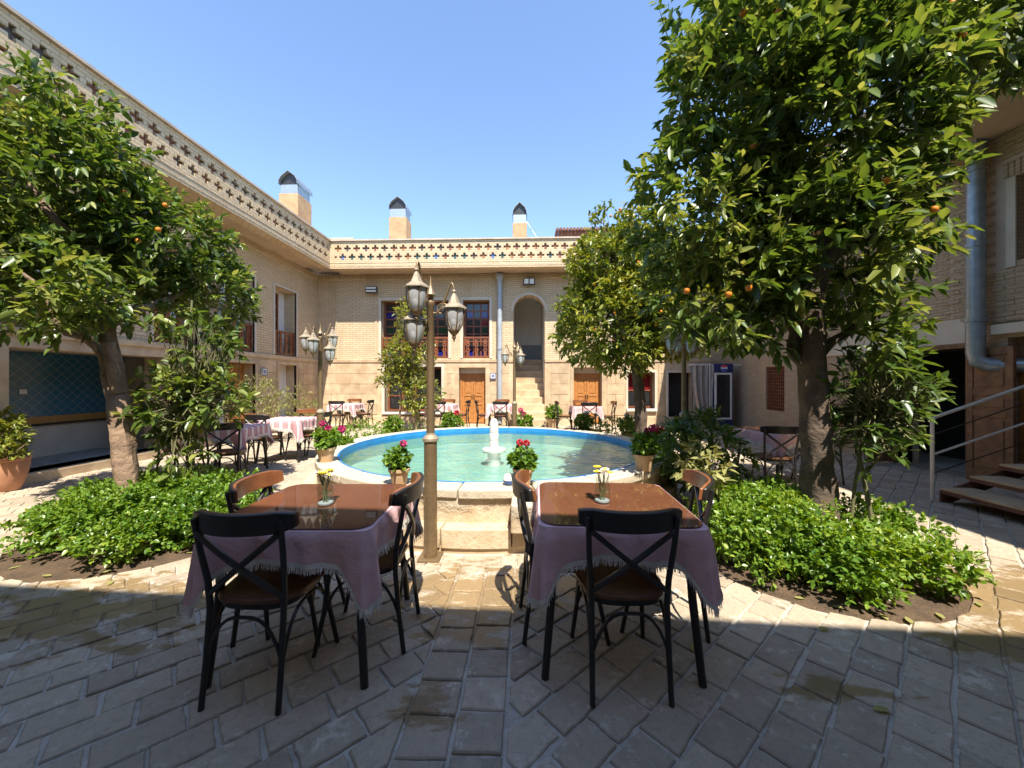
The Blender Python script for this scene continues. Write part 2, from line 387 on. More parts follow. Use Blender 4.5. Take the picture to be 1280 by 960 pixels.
# ------------------------------------------------------------------ ground and paving
PC = (-.47, 5.75)                                   # centre of the pool
BEDS = [(-3.58, 3.68, 1.0), (2.32, 3.36, .95)]
g = MB(); g.add([(-40, -40, -.012), (40, -40, -.012), (40, 60, -.012), (-40, 60, -.012)], [(0, 1, 2, 3)])
ground = tag(g.build('ground', 'mortar'), kind='structure')
def clip(poly, nx, ny, c):                          # keep nx*x+ny*y<=c
    out = []
    for i, a in enumerate(poly):
        b = poly[(i + 1) % len(poly)]; da = nx * a[0] + ny * a[1] - c; db = nx * b[0] + ny * b[1] - c
        if da <= 0: out.append(a)
        if da * db < 0: k = da / (da - db); out.append((a[0] + (b[0] - a[0]) * k, a[1] + (b[1] - a[1]) * k))
    return out
def area(p): return abs(sum(p[i][0] * p[(i + 1) % len(p)][1] - p[(i + 1) % len(p)][0] * p[i][1] for i in range(len(p)))) / 2
slabs = []
XL, XR, YB, YT = -7.1, 6.55, -2.1, 12.9
ca, sa = math.cos(R(43)), math.sin(R(43)); sw, slen, gp = .175, .245, .016
def jit(p, s_): return [(x + rnd.uniform(-s_, s_), y + rnd.uniform(-s_, s_)) for x, y in p]
STRIP = (-.51, -.085)
def finish(poly):
    for (bx, by, br) in BEDS:
        cx_ = sum(q[0] for q in poly) / len(poly); cy_ = sum(q[1] for q in poly) / len(poly)
        d = math.hypot(cx_ - bx, cy_ - by)
        if d < br - .02: return None
        if d < br + .35: nx, ny = (cx_ - bx) / d, (cy_ - by) / d; poly = clip(poly, -nx, -ny, -(nx * bx + ny * by + br))
        if len(poly) < 3: return None
    cx_ = sum(q[0] for q in poly) / len(poly); cy_ = sum(q[1] for q in poly) / len(poly)
    if math.hypot(cx_ - PC[0], cy_ - PC[1]) < 2.42: return None
    return poly if area(poly) > .004 else None
JT = {}
def joint(i, j):                                       # one shared joint between neighbours of a course
    return JT.setdefault((i, j), rnd.uniform(-.035, .035))
for i in range(-90, 110):
    for j in range(-70, 90):
        sh = slen / 2 if i % 2 else 0; u0 = j * slen + sh + joint(i, j); u1_ = (j + 1) * slen + sh + joint(i, j + 1); v0 = i * sw
        c0 = ((u0 + slen / 2) * ca - (v0 + sw / 2) * sa, (u0 + slen / 2) * sa + (v0 + sw / 2) * ca)
        if not (XL - .2 < c0[0] < XR + .2 and YB < c0[1] < YT): continue
        poly = [(u * ca - v * sa, u * sa + v * ca) for u, v in jit([(u0 + gp / 2, v0 + gp / 2), (u1_ - gp / 2, v0 + gp / 2), (u1_ - gp / 2, v0 + sw - gp / 2), (u0 + gp / 2, v0 + sw - gp / 2)], .007)]
        poly = clip(poly, 1, 0, STRIP[0] - .012) if c0[0] < -.3 else clip(poly, -1, 0, -(STRIP[1] + .012))
        if len(poly) < 3: continue
        if 2.98 - .1 < c0[1] < 3.3 and -2.2 < c0[0] < 1.3: poly = clip(poly, 0, 1, 2.985) if c0[1] < 3.1 else []
        if len(poly) < 3: continue
        poly = finish(poly)
        if poly: slabs.append(poly)
y = -2.1
while y < 2.97:                                      # two files of square slabs leading to the pool
    for k in range(2):
        x0 = STRIP[0] + k * .215; y0 = y + (.03 if k else 0)
        slabs.append(jit([(x0 + .006, y0 + .006), (x0 + .203, y0 + .006), (x0 + .203, y0 + .19), (x0 + .006, y0 + .19)], .004))
    y += .198
x = -2.2
while x < 1.3:                                       # header course along the pool step
    wv_ = rnd.uniform(.11, .17); slabs.append(jit([(x + .005, 2.998), (x + wv_ - .005, 2.998), (x + wv_ - .005, 3.2), (x + .005, 3.2)], .004)); x += wv_
def slab_geo(poly):
    q_ = []
    for i, a in enumerate(poly):                        # worn, chipped edges
        b = poly[(i + 1) % len(poly)]; q_.append(a); L_ = math.hypot(b[0] - a[0], b[1] - a[1])
        for f in ((.25, .5, .75) if L_ > .12 else (.5,)): q_.append((a[0] + (b[0] - a[0]) * f + rnd.gauss(0, .0022), a[1] + (b[1] - a[1]) * f + rnd.gauss(0, .0022)))
    poly = q_
    n = len(poly); cx_ = sum(q[0] for q in poly) / n; cy_ = sum(q[1] for q in poly) / n
    dz = rnd.uniform(-.004, .003); tx, ty = rnd.uniform(-.011, .011), rnd.uniform(-.011, .011)
    def z(q): return dz + (q[0] - cx_) * tx + (q[1] - cy_) * ty
    def ins(q, s_): d = math.hypot(q[0] - cx_, q[1] - cy_); return (cx_ + (q[0] - cx_) * (1 - s_ / d), cy_ + (q[1] - cy_) * (1 - s_ / d))
    a = [(q[0], q[1], -.03) for q in poly]; b = [(q[0], q[1], z(q) - .006) for q in poly]; c = [ins(q, .006) for q in poly]; c = [(q[0], q[1], z(q)) for q in c]
    fs = [tuple(range(2 * n, 3 * n))] + [(k * n + i, k * n + (i + 1) % n, (k + 1) * n + (i + 1) % n, (k + 1) * n + i) for k in (0, 1) for i in range(n)]
    return a + b + c, fs, (cx_, cy_)
def seen(poly):
    cx_ = sum(q[0] for q in poly) / len(poly); cy_ = sum(q[1] for q in poly) / len(poly)
    d = -cx_ * math.sin(R(2)) + cy_ * math.cos(R(2)); r_ = cx_ * math.cos(R(2)) + cy_ * math.sin(R(2))
    if d < 1.38 or abs(r_) > d * 1.36: return 99
    return d - area(poly) * 4
slabs.sort(key=seen)
rest = MB(); tints = []
for i, poly in enumerate(slabs):
    v_, f_, c_ = slab_geo(poly)
    if i < 300:
        s_ = MB().add(v_, f_); me = s_.mesh('paving_slab', (c_[0], c_[1], 0)); me.materials.append(MATS['paving_stone'])
        o = link('paving_slab', me, ground); o.location = (c_[0], c_[1], 0)
    else:
        rest.add(v_, f_); tints += [rnd.random()] * len(v_)
o = rest.build('paving_field', 'paving_stone', ground, fix=False); tag(o, kind='stuff')
at = o.data.attributes.new('tint', 'FLOAT', 'POINT'); at.data.foreach_set('value', tints)

# ------------------------------------------------------------------ buildings
def mapper(kind, c):
    """u along the wall, v into the wall, z up"""
    return {'y': lambda u, v, z: (u, c + v, z), 'xl': lambda u, v, z: (c - v, u, z), 'xr': lambda u, v, z: (c + v, u, z), 'ys': lambda u, v, z: (u, c - v, z)}[kind]
def wall(T, u0, u1, z0, z1, ops, th=.4, v0=0.):
    """wall with real openings and reveals"""
    us = sorted({u0, u1, *[x for o in ops for x in o[:2] if u0 < x < u1]}); zs = sorted({z0, z1, *[x for o in ops for x in o[2:] if z0 < x < z1]})
    solid = lambda a, b: 0 <= a < len(us) - 1 and 0 <= b < len(zs) - 1 and not any(o[0] - 1e-6 <= us[a] and us[a + 1] <= o[1] + 1e-6 and o[2] - 1e-6 <= zs[b] and zs[b + 1] <= o[3] + 1e-6 for o in ops)
    m_ = MB(T)
    for a in range(len(us) - 1):
        for b in range(len(zs) - 1):
            if not solid(a, b): continue
            A, B, c, d = us[a], us[a + 1], zs[b], zs[b + 1]
            for v in (v0, v0 + th): m_.add([(A, v, c), (B, v, c), (B, v, d), (A, v, d)], [(0, 1, 2, 3)])
            for da, db, q in ((-1, 0, [(A, c), (A, d)]), (1, 0, [(B, c), (B, d)]), (0, -1, [(A, c), (B, c)]), (0, 1, [(A, d), (B, d)])):
                if not solid(a + da, b + db):
                    (a1, c1), (a2, c2) = q; m_.add([(a1, v0, c1), (a2, v0, c2), (a2, v0 + th, c2), (a1, v0 + th, c1)], [(0, 1, 2, 3)])
    return m_
def fascia(T, W_, u0, u1, f0, f1, z0, z1, mat='brick_fascia', th=.3, holes=None):
    """cornice front with a band of cross-shaped recesses, each with its own glazed tile; v<0 hangs out over the court"""
    v = -f0
    if not holes:
        MB(T).box(u0, u1, v, v + th, z0, z1).build('cornice', mat, W_)
    else:
        MB(T).box(u0, u1, v, v + th, z0, z0 + .2).build('cornice', mat, W_)
        MB(T).box(u0, u1, v, v + th, z1 - .06, z1).build('cornice', mat, W_)
        hz = (z1 - .06 - z0 - .2) / 9; hu = .075; b = MB(T); z_ = z0 + .2
        k0 = int((u0 - u0) / hu); K = int(round((u1 - u0) / hu)); hu = (u1 - u0) / K
        def hole(i, j):
            if not (holes[0] < u0 + i * hu < holes[1]) or not 0 <= j < 9: return False
            for base, sh in ((1, 0), (5, 2)):
                jj = j - base; ii = (i + sh) % 4
                if 0 <= jj < 3 and ii < 3 and (ii == 1 or jj == 1): return True
            return False
        for j in range(9):
            i = 0
            while i < K:
                if hole(i, j): i += 1; continue
                e = i
                while e < K and not hole(e, j): e += 1
                A, B = u0 + i * hu, u0 + e * hu; c, d = z_ + j * hz, z_ + (j + 1) * hz
                b.add([(A, v, c), (B, v, c), (B, v, d), (A, v, d)], [(0, 1, 2, 3)])
                if i > 0: b.add([(A, v, c), (A, v + .07, c), (A, v + .07, d), (A, v, d)], [(0, 1, 2, 3)])
                if e < K: b.add([(B, v, c), (B, v + .07, c), (B, v + .07, d), (B, v, d)], [(0, 1, 2, 3)])
                i = e
            for i in range(K):
                if hole(i, j):
                    A, B = u0 + i * hu, u0 + (i + 1) * hu
                    for jj, zz in ((j - 1, z_ + j * hz), (j + 1, z_ + (j + 1) * hz)):
                        if not hole(i, jj): b.add([(A, v, zz), (B, v, zz), (B, v + .07, zz), (A, v + .07, zz)], [(0, 1, 2, 3)])
        b.build('frieze_band', mat, W_)
        MB(T).box(u0, u1, v + .075, v + th, z0 + .2, z1 - .06).build('frieze_backing', 'stone', W_)
        i = 0
        while i < K:                                  # the tiles, one by one
            for base, sh in ((1, 0), (5, 2)):
                if (i + sh) % 4 == 0 and hole(i + 1, base) and hole(i, base + 1) and hole(i + 2, base + 1):
                    m_ = MB(T); A = u0 + i * hu; zb = z_ + base * hz
                    m_.box(A + hu, A + 2 * hu, v + .055, v + .074, zb, zb + 3 * hz); m_.box(A, A + hu - .0005, v + .056, v + .074, zb + hz, zb + 2 * hz); m_.box(A + 2 * hu + .0005, A + 3 * hu, v + .056, v + .074, zb + hz, zb + 2 * hz)
                    cw = (('tile_red', 5), ('tile_orange', 3), ('tile_dark', 2)) if base == 5 else (('tile_red', 3), ('tile_teal', 4), ('tile_orange', 2), ('tile_dark', 2), ('tile_blue', .6))
                    if W_.name.startswith('left'): cw = (('tile_red', 6), ('tile_dark', 3))
                    m_.build('frieze_tile', rnd.choices([c[0] for c in cw], [c[1] for c in cw])[0], W_)
            i += 1
    # thin projecting courses and the coping
    MB(T).box(u0, u1, v - .007, v + .02, z0 + .06, z0 + .085).build('string_course', mat, W_)
    MB(T).box(u0, u1, v - .009, v + .02, z0 + .17, z0 + .19).build('string_course', mat, W_)
    MB(T).box(u0, u1, v - .05, v + th + .1, z1, z1 + .045).build('coping', 'coping', W_)
def balcony(T, W_, u0, u1, z0, z1, sp=.29):
    rail = MB(T).box(u0, u1, .045, .115, z1 - .06, z1).box(u0, u1, .05, .11, z0, z0 + .06).box(u0, u0 + .05, .048, .112, z0 + .03, z1 - .03).box(u1 - .05, u1, .048, .112, z0 + .03, z1 - .03).build('balcony_railing', 'wood_red', W_)
    n = max(2, round((u1 - u0) / sp)); H = z1 - .06 - z0 - .06
    for k in range(n):
        uc = u0 + (k + .5) * (u1 - u0) / n; m_ = MB(T); q = 28; L_ = []; I_ = []
        for i in range(q + 1):
            f = i / q; h_ = [.17, .5, .83]; wo = .045 + .025 * max(math.cos((f - .33) * 14) if abs(f - .33) < .16 else 0, math.cos((f - .67) * 14) if abs(f - .67) < .16 else 0)
            if f < .08 or f > .92: wo = .06
            wi = max([math.sqrt(max(0, .026 ** 2 - ((f - c) * H) ** 2)) for c in (.33, .5, .67)] + [0])
            L_.append(wo); I_.append(wi)
        for i in range(q):
            a, b = z0 + .06 + i / q * H, z0 + .06 + (i + 1) / q * H
            for s_ in (-1, 1):
                for v in (.066, .094):
                    m_.add([(uc + s_ * I_[i], v, a), (uc + s_ * L_[i], v, a), (uc + s_ * L_[i + 1], v, b), (uc + s_ * I_[i + 1], v, b)], [(0, 1, 2, 3)])
                m_.add([(uc + s_ * L_[i], .066, a), (uc + s_ * L_[i + 1], .066, b), (uc + s_ * L_[i + 1], .094, b), (uc + s_ * L_[i], .094, a)], [(0, 1, 2, 3)])
                if I_[i] > 0 or I_[i + 1] > 0: m_.add([(uc + s_ * I_[i], .066, a), (uc + s_ * I_[i + 1], .066, b), (uc + s_ * I_[i + 1], .094, b), (uc + s_ * I_[i], .094, a)], [(0, 1, 2, 3)])
        m_.build('baluster', 'wood_red', rail, fix=False)
def door(T, W_, u0, u1, z0, z1, v=.22, mat='wood'):
    MB(T).box(u0, u0 + .06, v - .02, v + .06, z0, z1).box(u1 - .06, u1, v - .02, v + .06, z0, z1).box(u0 + .06, u1 - .06, v - .02, v + .06, z1 - .06, z1).build('door_frame', mat, W_, bevel=.006)
    um = (u0 + u1) / 2
    for a, b, hs in ((u0 + .063, um - .003, 1), (um + .003, u1 - .063, -1)):
        leaf = MB(T); s_ = .075; zs = [z0 + .01, z0 + .62, z0 + .70, z0 + .92, z0 + 1.0, z1 - .16, z1 - .063]
        leaf.box(a, a + s_, v, v + .045, zs[0], zs[-1]); leaf.box(b - s_, b, v, v + .045, zs[0], zs[-1])
        for p_, q_ in ((zs[0], zs[0] + .13), (zs[1], zs[2]), (zs[3], zs[4]), (zs[5], zs[6])): leaf.box(a + s_, b - s_, v + .001, v + .044, p_, q_)
        lo = leaf.build('door_leaf', mat, W_, bevel=.005)
        for p_, q_ in ((zs[0] + .13, zs[1]), (zs[2], zs[3]), (zs[4], zs[5])):
            pn = MB(T).box(a + s_, b - s_, v + .02, v + .035, p_, q_); pn.box(a + s_ + .035, b - s_ - .035, v + .008, v + .019, p_ + .035, q_ - .035)
            pn.build('door_panel', mat, lo, bevel=.006)
        hx = b - .035 if hs == 1 else a + .035
        MB(T).box(hx - .012, hx + .012, v - .035, v - .0005, z0 + .84, z0 + .98).build('door_handle', 'metal_black', lo, bevel=.004)
def window(T, W_, u0, u1, z0, z1, cols, rows, v=.25, mat='wood_red', pals=None, bar=.045):
    fr = MB(T); fr.box(u0, u0 + .06, v, v + .07, z0, z1).box(u1 - .06, u1, v, v + .07, z0, z1).box(u0 + .06, u1 - .06, v, v + .07, z0, z0 + .06).box(u0 + .06, u1 - .06, v, v + .07, z1 - .06, z1)
    us = [u0 + .06 + k * (u1 - u0 - .12) / cols for k in range(cols + 1)]; zs = [z0 + .06 + k * (z1 - z0 - .12) / rows for k in range(rows + 1)]
    for u in us[1:-1]: fr.box(u - bar / 2, u + bar / 2, v + .01, v + .06, z0 + .06, z1 - .06)
    for a in range(cols):
        for z in zs[1:-1]:
            fr.box(us[a] + (bar / 2 if a else 0), us[a + 1] - (bar / 2 if a < cols - 1 else 0), v + .012, v + .078, z - bar / 2, z + bar / 2)
    f = fr.build('window', mat, W_, bevel=.004)
    for a in range(cols):
        for b in range(rows):
            pm = pals[(rows - 1 - b) % len(pals)] if pals and rnd.random() < .72 and not (cols > 2 and a % 3 == 1 and b < rows - 1) else 'glass_dark'
            MB(T).box(us[a] + bar / 2 - .004, us[a + 1] - bar / 2 + .004, v + .03, v + .036, zs[b] + bar / 2 - .004, zs[b + 1] - bar / 2 + .004).build('pane', pm, f)
    return f
def surround(T, W_, u0, u1, z0, z1, wd=.09, pr=.02, mat='plaster'):
    MB(T).box(u0 - wd, u0, -pr, .05, z0, z1 + wd).box(u1, u1 + wd, -pr, .05, z0, z1 + wd).box(u0, u1, -pr, .05, z1, z1 + wd).build('surround', mat, W_, bevel=.008)
def panels(T, W_, u0, u1, z0, z1, ops, pw=.62, ph=.34, pr=.012):
    nz = max(1, round((z1 - z0) / ph)); hz = (z1 - z0) / nz; nu = max(1, round((u1 - u0) / pw)); hu = (u1 - u0) / nu
    for j in range(nz):
        off = .5 * (j % 2); k = -1
        for k in range(-1, nu + 1):
            a = max(u0, u0 + (k + off) * hu) + .005; b = min(u1, u0 + (k + 1 + off) * hu) - .005
            if b - a < .08: continue
            c, d = z0 + j * hz + .005, z0 + (j + 1) * hz - .005
            if any(o[0] - .1 < b and o[1] + .1 > a and o[2] < d and o[3] + .1 > c for o in ops): continue
            MB(T).box(a, b, -pr - rnd.uniform(0, .008), .02, c, d).build('stone_panel', 'stone', W_, bevel=.006, seg=1)

YB_ = 13.0
# ---- north wing (faces the camera across the pool)
T = mapper('y', YB_)
W = thing('back_wing', 'pale brick wing with arched stairway, balconies and cross-patterned cornice behind the pool', 'building', (0, YB_, 0))
up_ops = [(-4.93, -2.62, 2.24, 4.22), (-2.12, -1.22, 2.24, 4.22), (-.41, .65, 2.0, 4.37), (2.9, 4.2, 2.3, 4.2)]
lo_ops = [(-4.8, -2.85, .42, 1.95), (-2.25, -1.35, 0, 1.92), (-.41, .65, -.1, 2.1), (1.62, 2.55, 0, 1.92), (3.42, 4.3, .55, 1.75), (4.75, 5.55, .25, 1.75)]
wall(T, -7.3, 6.8, 2.1, 5.1, up_ops).build('upper_wall', 'brick_beige', W)
wall(T, -7.3, -.41, -.1, 2.1, lo_ops[:2], v0=-.03).build('ground_floor_wall', 'stone', W); wall(T, .65, 6.8, -.1, 2.1, lo_ops[3:], v0=-.03).build('ground_floor_wall', 'stone', W)
MB(T).box(-7.13, -.41, -.06, .1, 2.1, 2.21).build('ledge', 'stone', W, bevel=.01); MB(T).box(.65, 6.6, -.06, .1, 2.1, 2.21).build('ledge', 'stone', W, bevel=.01)
# arch head
n = 20; cx_, cz_, rr = .12, 3.84, .53
for s_ in (-1, 1):
    pts = [(cx_ + s_ * rr * math.cos(math.pi / 2 * i / n), cz_ + rr * math.sin(math.pi / 2 * i / n)) for i in range(n + 1)] + [(cx_ + s_ * rr, cz_ + rr)]
    MB(T).prism([(a, b) for a, b in pts], .004, .4, 1).build('arch_spandrel', 'brick_beige', W)
m_ = MB(T)
for i in range(24):
    a, b = math.pi * i / 24, math.pi * (i + 1) / 24; ri, ro = .535, .61
    q = [(cx_ + r_ * math.cos(x_), cz_ + r_ * math.sin(x_)) for r_, x_ in ((ri, a), (ro, a), (ro, b), (ri, b))]
    m_.prism(q, -.02, .03, 1)
m_.build('arch_trim', 'plaster', W)
# stair passage
MB(T).box(-.55, -.411, .4, 4.2, -.1, 4.8).build('passage_wall', 'plaster_white', W); MB(T).box(.651, .8, .4, 4.2, -.1, 4.8).build('passage_wall', 'plaster_white', W)
MB(T).box(-.41, .65, 2.9, 3.2, -.1, 4.8).build('passage_wall', 'plaster_white', W); MB(T).box(-.41, .65, 2.86, 2.9, 2.3, 2.95).build('passage_dado', 'slate', W)
MB(T).box(-.41, .65, .4, 4.2, 4.7, 4.8).build('passage_ceiling', 'plaster_white', W)
MB(T).tube([(.12, 2.91, 3.95), (.12, 2.8, 3.95)], .02).build('lamp_holder', 'metal_black', W); MB(T).lathe([(.001, -.06), (.035, -.04), (.04, 0), (.02, .04)], 10, (.12, 2.79, 3.98)).build('light_bulb', 'bulb', W, True)
for k in range(1, 11):
    y0 = -.6 + .28 * (k - 1)
    MB(T).box(-.44 if y0 > -.1 else -.5, .645 if y0 > -.1 else .74, y0, y0 + .32 if k < 10 else 2.9, .23 * (k - 1) - .02, .23 * k).build('stair_step', 'stone', W, bevel=.012)
# eaves, cornice, roof
MB(T).box(-6.25, 6.6, -.9 + .003, .0, 5.1, 5.2).build('soffit', 'soffit', W)
MB(T).box(-7.1, 6.6, -.06, .0, 4.94, 5.1).build('dentil_course', 'brick_beige', W)
m_ = MB(T)
u = -7.0
while u < 6.5: m_.box(u, u + .06, -.1, -.061, 4.97, 5.06); u += .12
m_.build('dentils', 'brick_beige', W)
fascia(T, W, -6.25, 5.25, .9, 0, 5.06, 5.93, holes=(-6.1, 4.2))
MB(T).box(-9, 9, -.59, 5, 5.2, 5.85).build('roof', 'coping', W)
for a, b in ((-7.1, -.56), (.81, 6.6)):
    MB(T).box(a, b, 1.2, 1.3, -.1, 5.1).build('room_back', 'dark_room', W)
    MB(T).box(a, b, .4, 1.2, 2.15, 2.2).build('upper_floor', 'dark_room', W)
pal = ['glass_dark', 'glass_blue', 'glass_red', 'glass_green']
for (a, b) in ((-4.93, -2.62), (-2.12, -1.22), (2.9, 4.2)):
    surround(T, W, a, b, 2.24, 4.22); balcony(T, W, a + .005, b - .005, 2.26, 2.98)
    window(T, W, a + .01, b - .01, 2.25, 4.21, 6 if b - a > 2 else 3, 7, .27, pals=['glass_dark', 'glass_blue', 'glass_red', 'glass_green', 'glass_dark'])
for (a, b) in ((-2.25, -1.35), (1.62, 2.55)):
    surround(T, W, a, b, 0, 1.92, .12, .05, 'stone'); door(T, W, a + .01, b - .01, .02, 1.74); MB(T).box(a, b, .19, .4, 1.74, 1.92).build('lintel', 'plaster', W)
surround(T, W, -4.8, -2.85, .42, 1.95, .1, .05); window(T, W, -4.79, -2.86, .43, 1.94, 4, 3, .28); MB(T).box(-4.88, -2.77, -.12, .25, .34, .42).build('sill', 'marble', W, bevel=.01)
surround(T, W, 3.42, 4.3, .55, 1.75, .07, .05); window(T, W, 3.43, 4.29, .56, 1.74, 2, 2, .2, pals=['glass_red', 'glass_dark']); MB(T).box(3.36, 4.36, -.12, .2, .46, .55).build('sill', 'marble', W, bevel=.01)
surround(T, W, 4.75, 5.55, .25, 1.75, .07, .05); MB(T).box(4.75, 5.55, .3, .34, .25, 1.75).build('shutter', 'dark_room', W)
# blind niche frames in the brick, stone dado
MB(T).box(-6.55, -6.47, -.02, .05, 2.25, 4.62).box(-5.15, -5.07, -.02, .05, 2.25, 4.62).box(-6.47, -5.15, -.02, .05, 4.54, 4.62).build('blind_niche', 'brick_beige', W)
for a, b in ((-6.95, -5.05), (-2.65, -2.42), (-1.18, -.55), (.85, 1.45), (2.72, 3.3), (4.42, 4.63), (5.68, 6.4)):
    panels(mapper('y', YB_ - .03), W, a, b, .32, 2.06, lo_ops)
MB(T).box(-7.12, -2.4, -.07, .0, -.05, .28).build('plinth', 'stone', W, bevel=.01); MB(T).box(2.7, 6.55, -.07, .0, -.05, .28).build('plinth', 'stone', W, bevel=.01)

# ---- west wing
XLW = -7.15
T = mapper('xl', XLW)
W = thing('left_wing', 'long pale brick wing with tiled alcove, balconies and cross-patterned cornice beside the leaning tree', 'building', (XLW, 6, 0))
ops_u = [(8.91, 9.91, 2.22, 4.2), (10.74, 11.76, 2.22, 4.2), (7.15, 8.15, 2.22, 4.2), (5.0, 6.2, 2.22, 4.2), (2.4, 3.6, 2.22, 4.2)]
ops_l = [(8.96, 9.91, 0, 1.92), (10.87, 11.73, .35, 1.95), (5.07, 7.35, .13, 1.93), (1.5, 3.3, .13, 1.93)]
wall(T, -3.0, 12.999, 2.1, 5.1, ops_u).build('upper_wall', 'brick_beige', W)
wall(T, -3.0, 12.969, -.1, 2.1, ops_l, v0=-.02).build('ground_floor_wall', 'stone', W)
MB(T).box(-3, 12.94, -.06, .1, 2.1, 2.2).build('ledge', 'stone', W, bevel=.01)
MB(T).box(-3, 12.1 - .003, -.897, 0, 5.1, 5.2).build('soffit', 'soffit', W)
MB(T).box(-3, 12.94, -.05, 0, 4.95, 5.1).build('dentil_course', 'brick_beige', W)
fascia(T, W, -3.0, 12.1, .9, 0, 5.06, 5.93, holes=(3.3, 11.95))
MB(T).box(-3, 12.4, -.59, 5, 5.2, 5.85).build('roof', 'coping', W)
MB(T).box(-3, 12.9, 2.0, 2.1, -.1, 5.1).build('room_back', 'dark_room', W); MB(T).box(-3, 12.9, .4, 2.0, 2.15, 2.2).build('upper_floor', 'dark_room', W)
for (a, b, c, d) in ops_u:
    surround(T, W, a, b, c, d, .07); balcony(T, W, a + .005, b - .005, 2.24, 2.95, .27)
    MB(T).box(a - .002, b + .002, .38, .42, c, d + .02).build('recess_back', 'plaster_white', W)
    window(T, W, a + .05, a + .62, 2.23, 4.1, 2, 5, .3)
surround(T, W, 8.96, 9.91, 0, 1.92, .08, .05, 'stone'); door(T, W, 8.97, 9.9, .02, 1.9, .28)
surround(T, W, 10.87, 11.73, .35, 1.95, .07, .05, 'stone'); MB(T).box(10.86, 11.74, .3, .36, .35, 1.96).build('recess_back', 'plaster_white', W)
# tiled alcove
for a, b in ((5.07, 7.35), (1.5, 3.3)):
    MB(T).box(a - .3, b + .5, 1.36, 1.42, 0, 2.1).build('alcove_wall', 'plaster', W)
    MB(T).box(a - .3, b + .5, 1.33, 1.36, .84, 1.95).build('tile_panel', 'alcove_tile', W)
    MB(T).box(a - .3, b + .5, 1.315, 1.33, .72, .84).build('tile_border', 'ochre', W); MB(T).box(a - .3, b + .5, 1.31, 1.33, .68, .72).build('tile_edge', 'dark_room', W)
    MB(T).box(a - .02, b + .02, .02, 1.36, .0, .13).build('alcove_floor', 'mosaic', W); MB(T).box(a - .02, b + .3, -.12, .02, -.02, .135).build('alcove_step', 'stone', W, bevel=.015)
    MB(T).box(a - .34, a - .3, .3, 1.4, 0, 2.1).build('alcove_side', 'plaster', W); MB(T).box(b + .5, b + .54, .3, 1.4, 0, 2.1).build('alcove_side', 'plaster', W)
MB(T).box(6.15, 6.25, 1.318, 1.329, 1.24, 1.32).build('switch_plate', 'white_paint', W)
for a, b in ((7.6, 8.75), (10.02, 10.75), (11.85, 12.85)): panels(mapper('xl', XLW + .02), W, a, b, .32, 2.06, ops_l)

# ---- east wing
XRW = 6.6
T = mapper('xr', XRW)
W = thing('right_wing', 'shaded brick wing with old wooden doors behind the large orange tree', 'building', (XRW, 6, 0))
ops_u = [(4.4, 5.4, 3.08, 4.22), (8.2, 9.2, 2.6, 4.2)]
ops_l = [(5.98, 7.1, 0, 1.95), (4.2, 5.5, .2, 2.05), (10.05, 10.8, .68, 1.85)]
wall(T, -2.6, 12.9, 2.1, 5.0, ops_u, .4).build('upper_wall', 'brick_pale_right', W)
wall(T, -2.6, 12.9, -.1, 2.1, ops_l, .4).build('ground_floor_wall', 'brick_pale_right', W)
MB(T).box(-2.6, 5.62, -.1, .1, 2.1, 2.24).build('ledge', 'plaster', W, bevel=.012); MB(T).box(5.9, 9, -.03, .1, 2.0, 2.4).build('lintel_plaster', 'plaster', W)
TOPR = 5.6
MB(T).box(-2.6, 12.09, -1.347, 0, 4.86, 4.95).build('soffit', 'soffit', W)
fascia(T, W, -2.6, 12.09, 1.35, 0, 4.8, TOPR - .05)
MB(T).box(-2.6, 12.4, -1.04, 4, 4.95, TOPR - .08).build('roof', 'coping', W)
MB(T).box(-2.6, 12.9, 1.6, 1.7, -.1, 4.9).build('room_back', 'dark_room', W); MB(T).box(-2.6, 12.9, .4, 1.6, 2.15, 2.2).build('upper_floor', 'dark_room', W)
for (a, b, c, d) in ops_u: window(T, W, a + .005, b - .005, c + .005, d - .005, 2, 3, .16, 'wood_old')
for a, b in ((4.25, 4.4), (5.4, 5.51)): MB(T).box(a, b, -.027, .02, 3.0, 4.22).build('surround', 'plaster', W, bevel=.01)
wall(T, 3.95, 6.2, 2.27, 4.85, [(4.25, 5.51, 2.98, 4.22)], .012, -.014).build('mortar_bed', 'coping', W)
# header bricks over the upper window, then the brick face course by course
u = 4.25
while u < 5.5: MB(T).box(u + .004, u + .062, -.03 - rnd.uniform(0, .006), .02, 4.23, 4.44).build('brick', 'brick_pale_right', W, bevel=.006, seg=1); u += .068
mesh_b = []
for k in range(5):
    b_ = MB(); l_ = .205
    b_.add([(.0, rnd.uniform(-.004, .004), 0), (l_, rnd.uniform(-.004, .004), 0), (l_ - .003, 0, .056), (.004, 0, .057), (.002, .05, 0), (l_, .05, 0), (l_, .05, .056), (.003, .05, .057)],
           [(0, 1, 2, 3), (4, 7, 6, 5), (0, 4, 5, 1), (1, 5, 6, 2), (2, 6, 7, 3), (3, 7, 4, 0)]); b_.v = [(-.028 + y_, x_, z_) if 0 else (y_ - .026, x_, z_) for x_, y_, z_ in b_.v]
    me = b_.mesh('brick'); me.materials.append(MATS['brick_pale_right']); mesh_b.append(me)
z = 2.28; j = 0
while z < 4.8:
    u = 4.0 + (.11 if j % 2 else 0)
    while u < 6.15:
        if not any(a - .16 < u + .2 and b + .12 > u and c - .1 < z + .05 and d + .22 > z for a, b, c, d in ops_u):
            o = link('brick', rnd.choice(mesh_b), W); o.location = (rnd.uniform(-.005, .004), u - 6, z + rnd.uniform(-.002, .002))
        u += .217
    z += .0715; j += 1
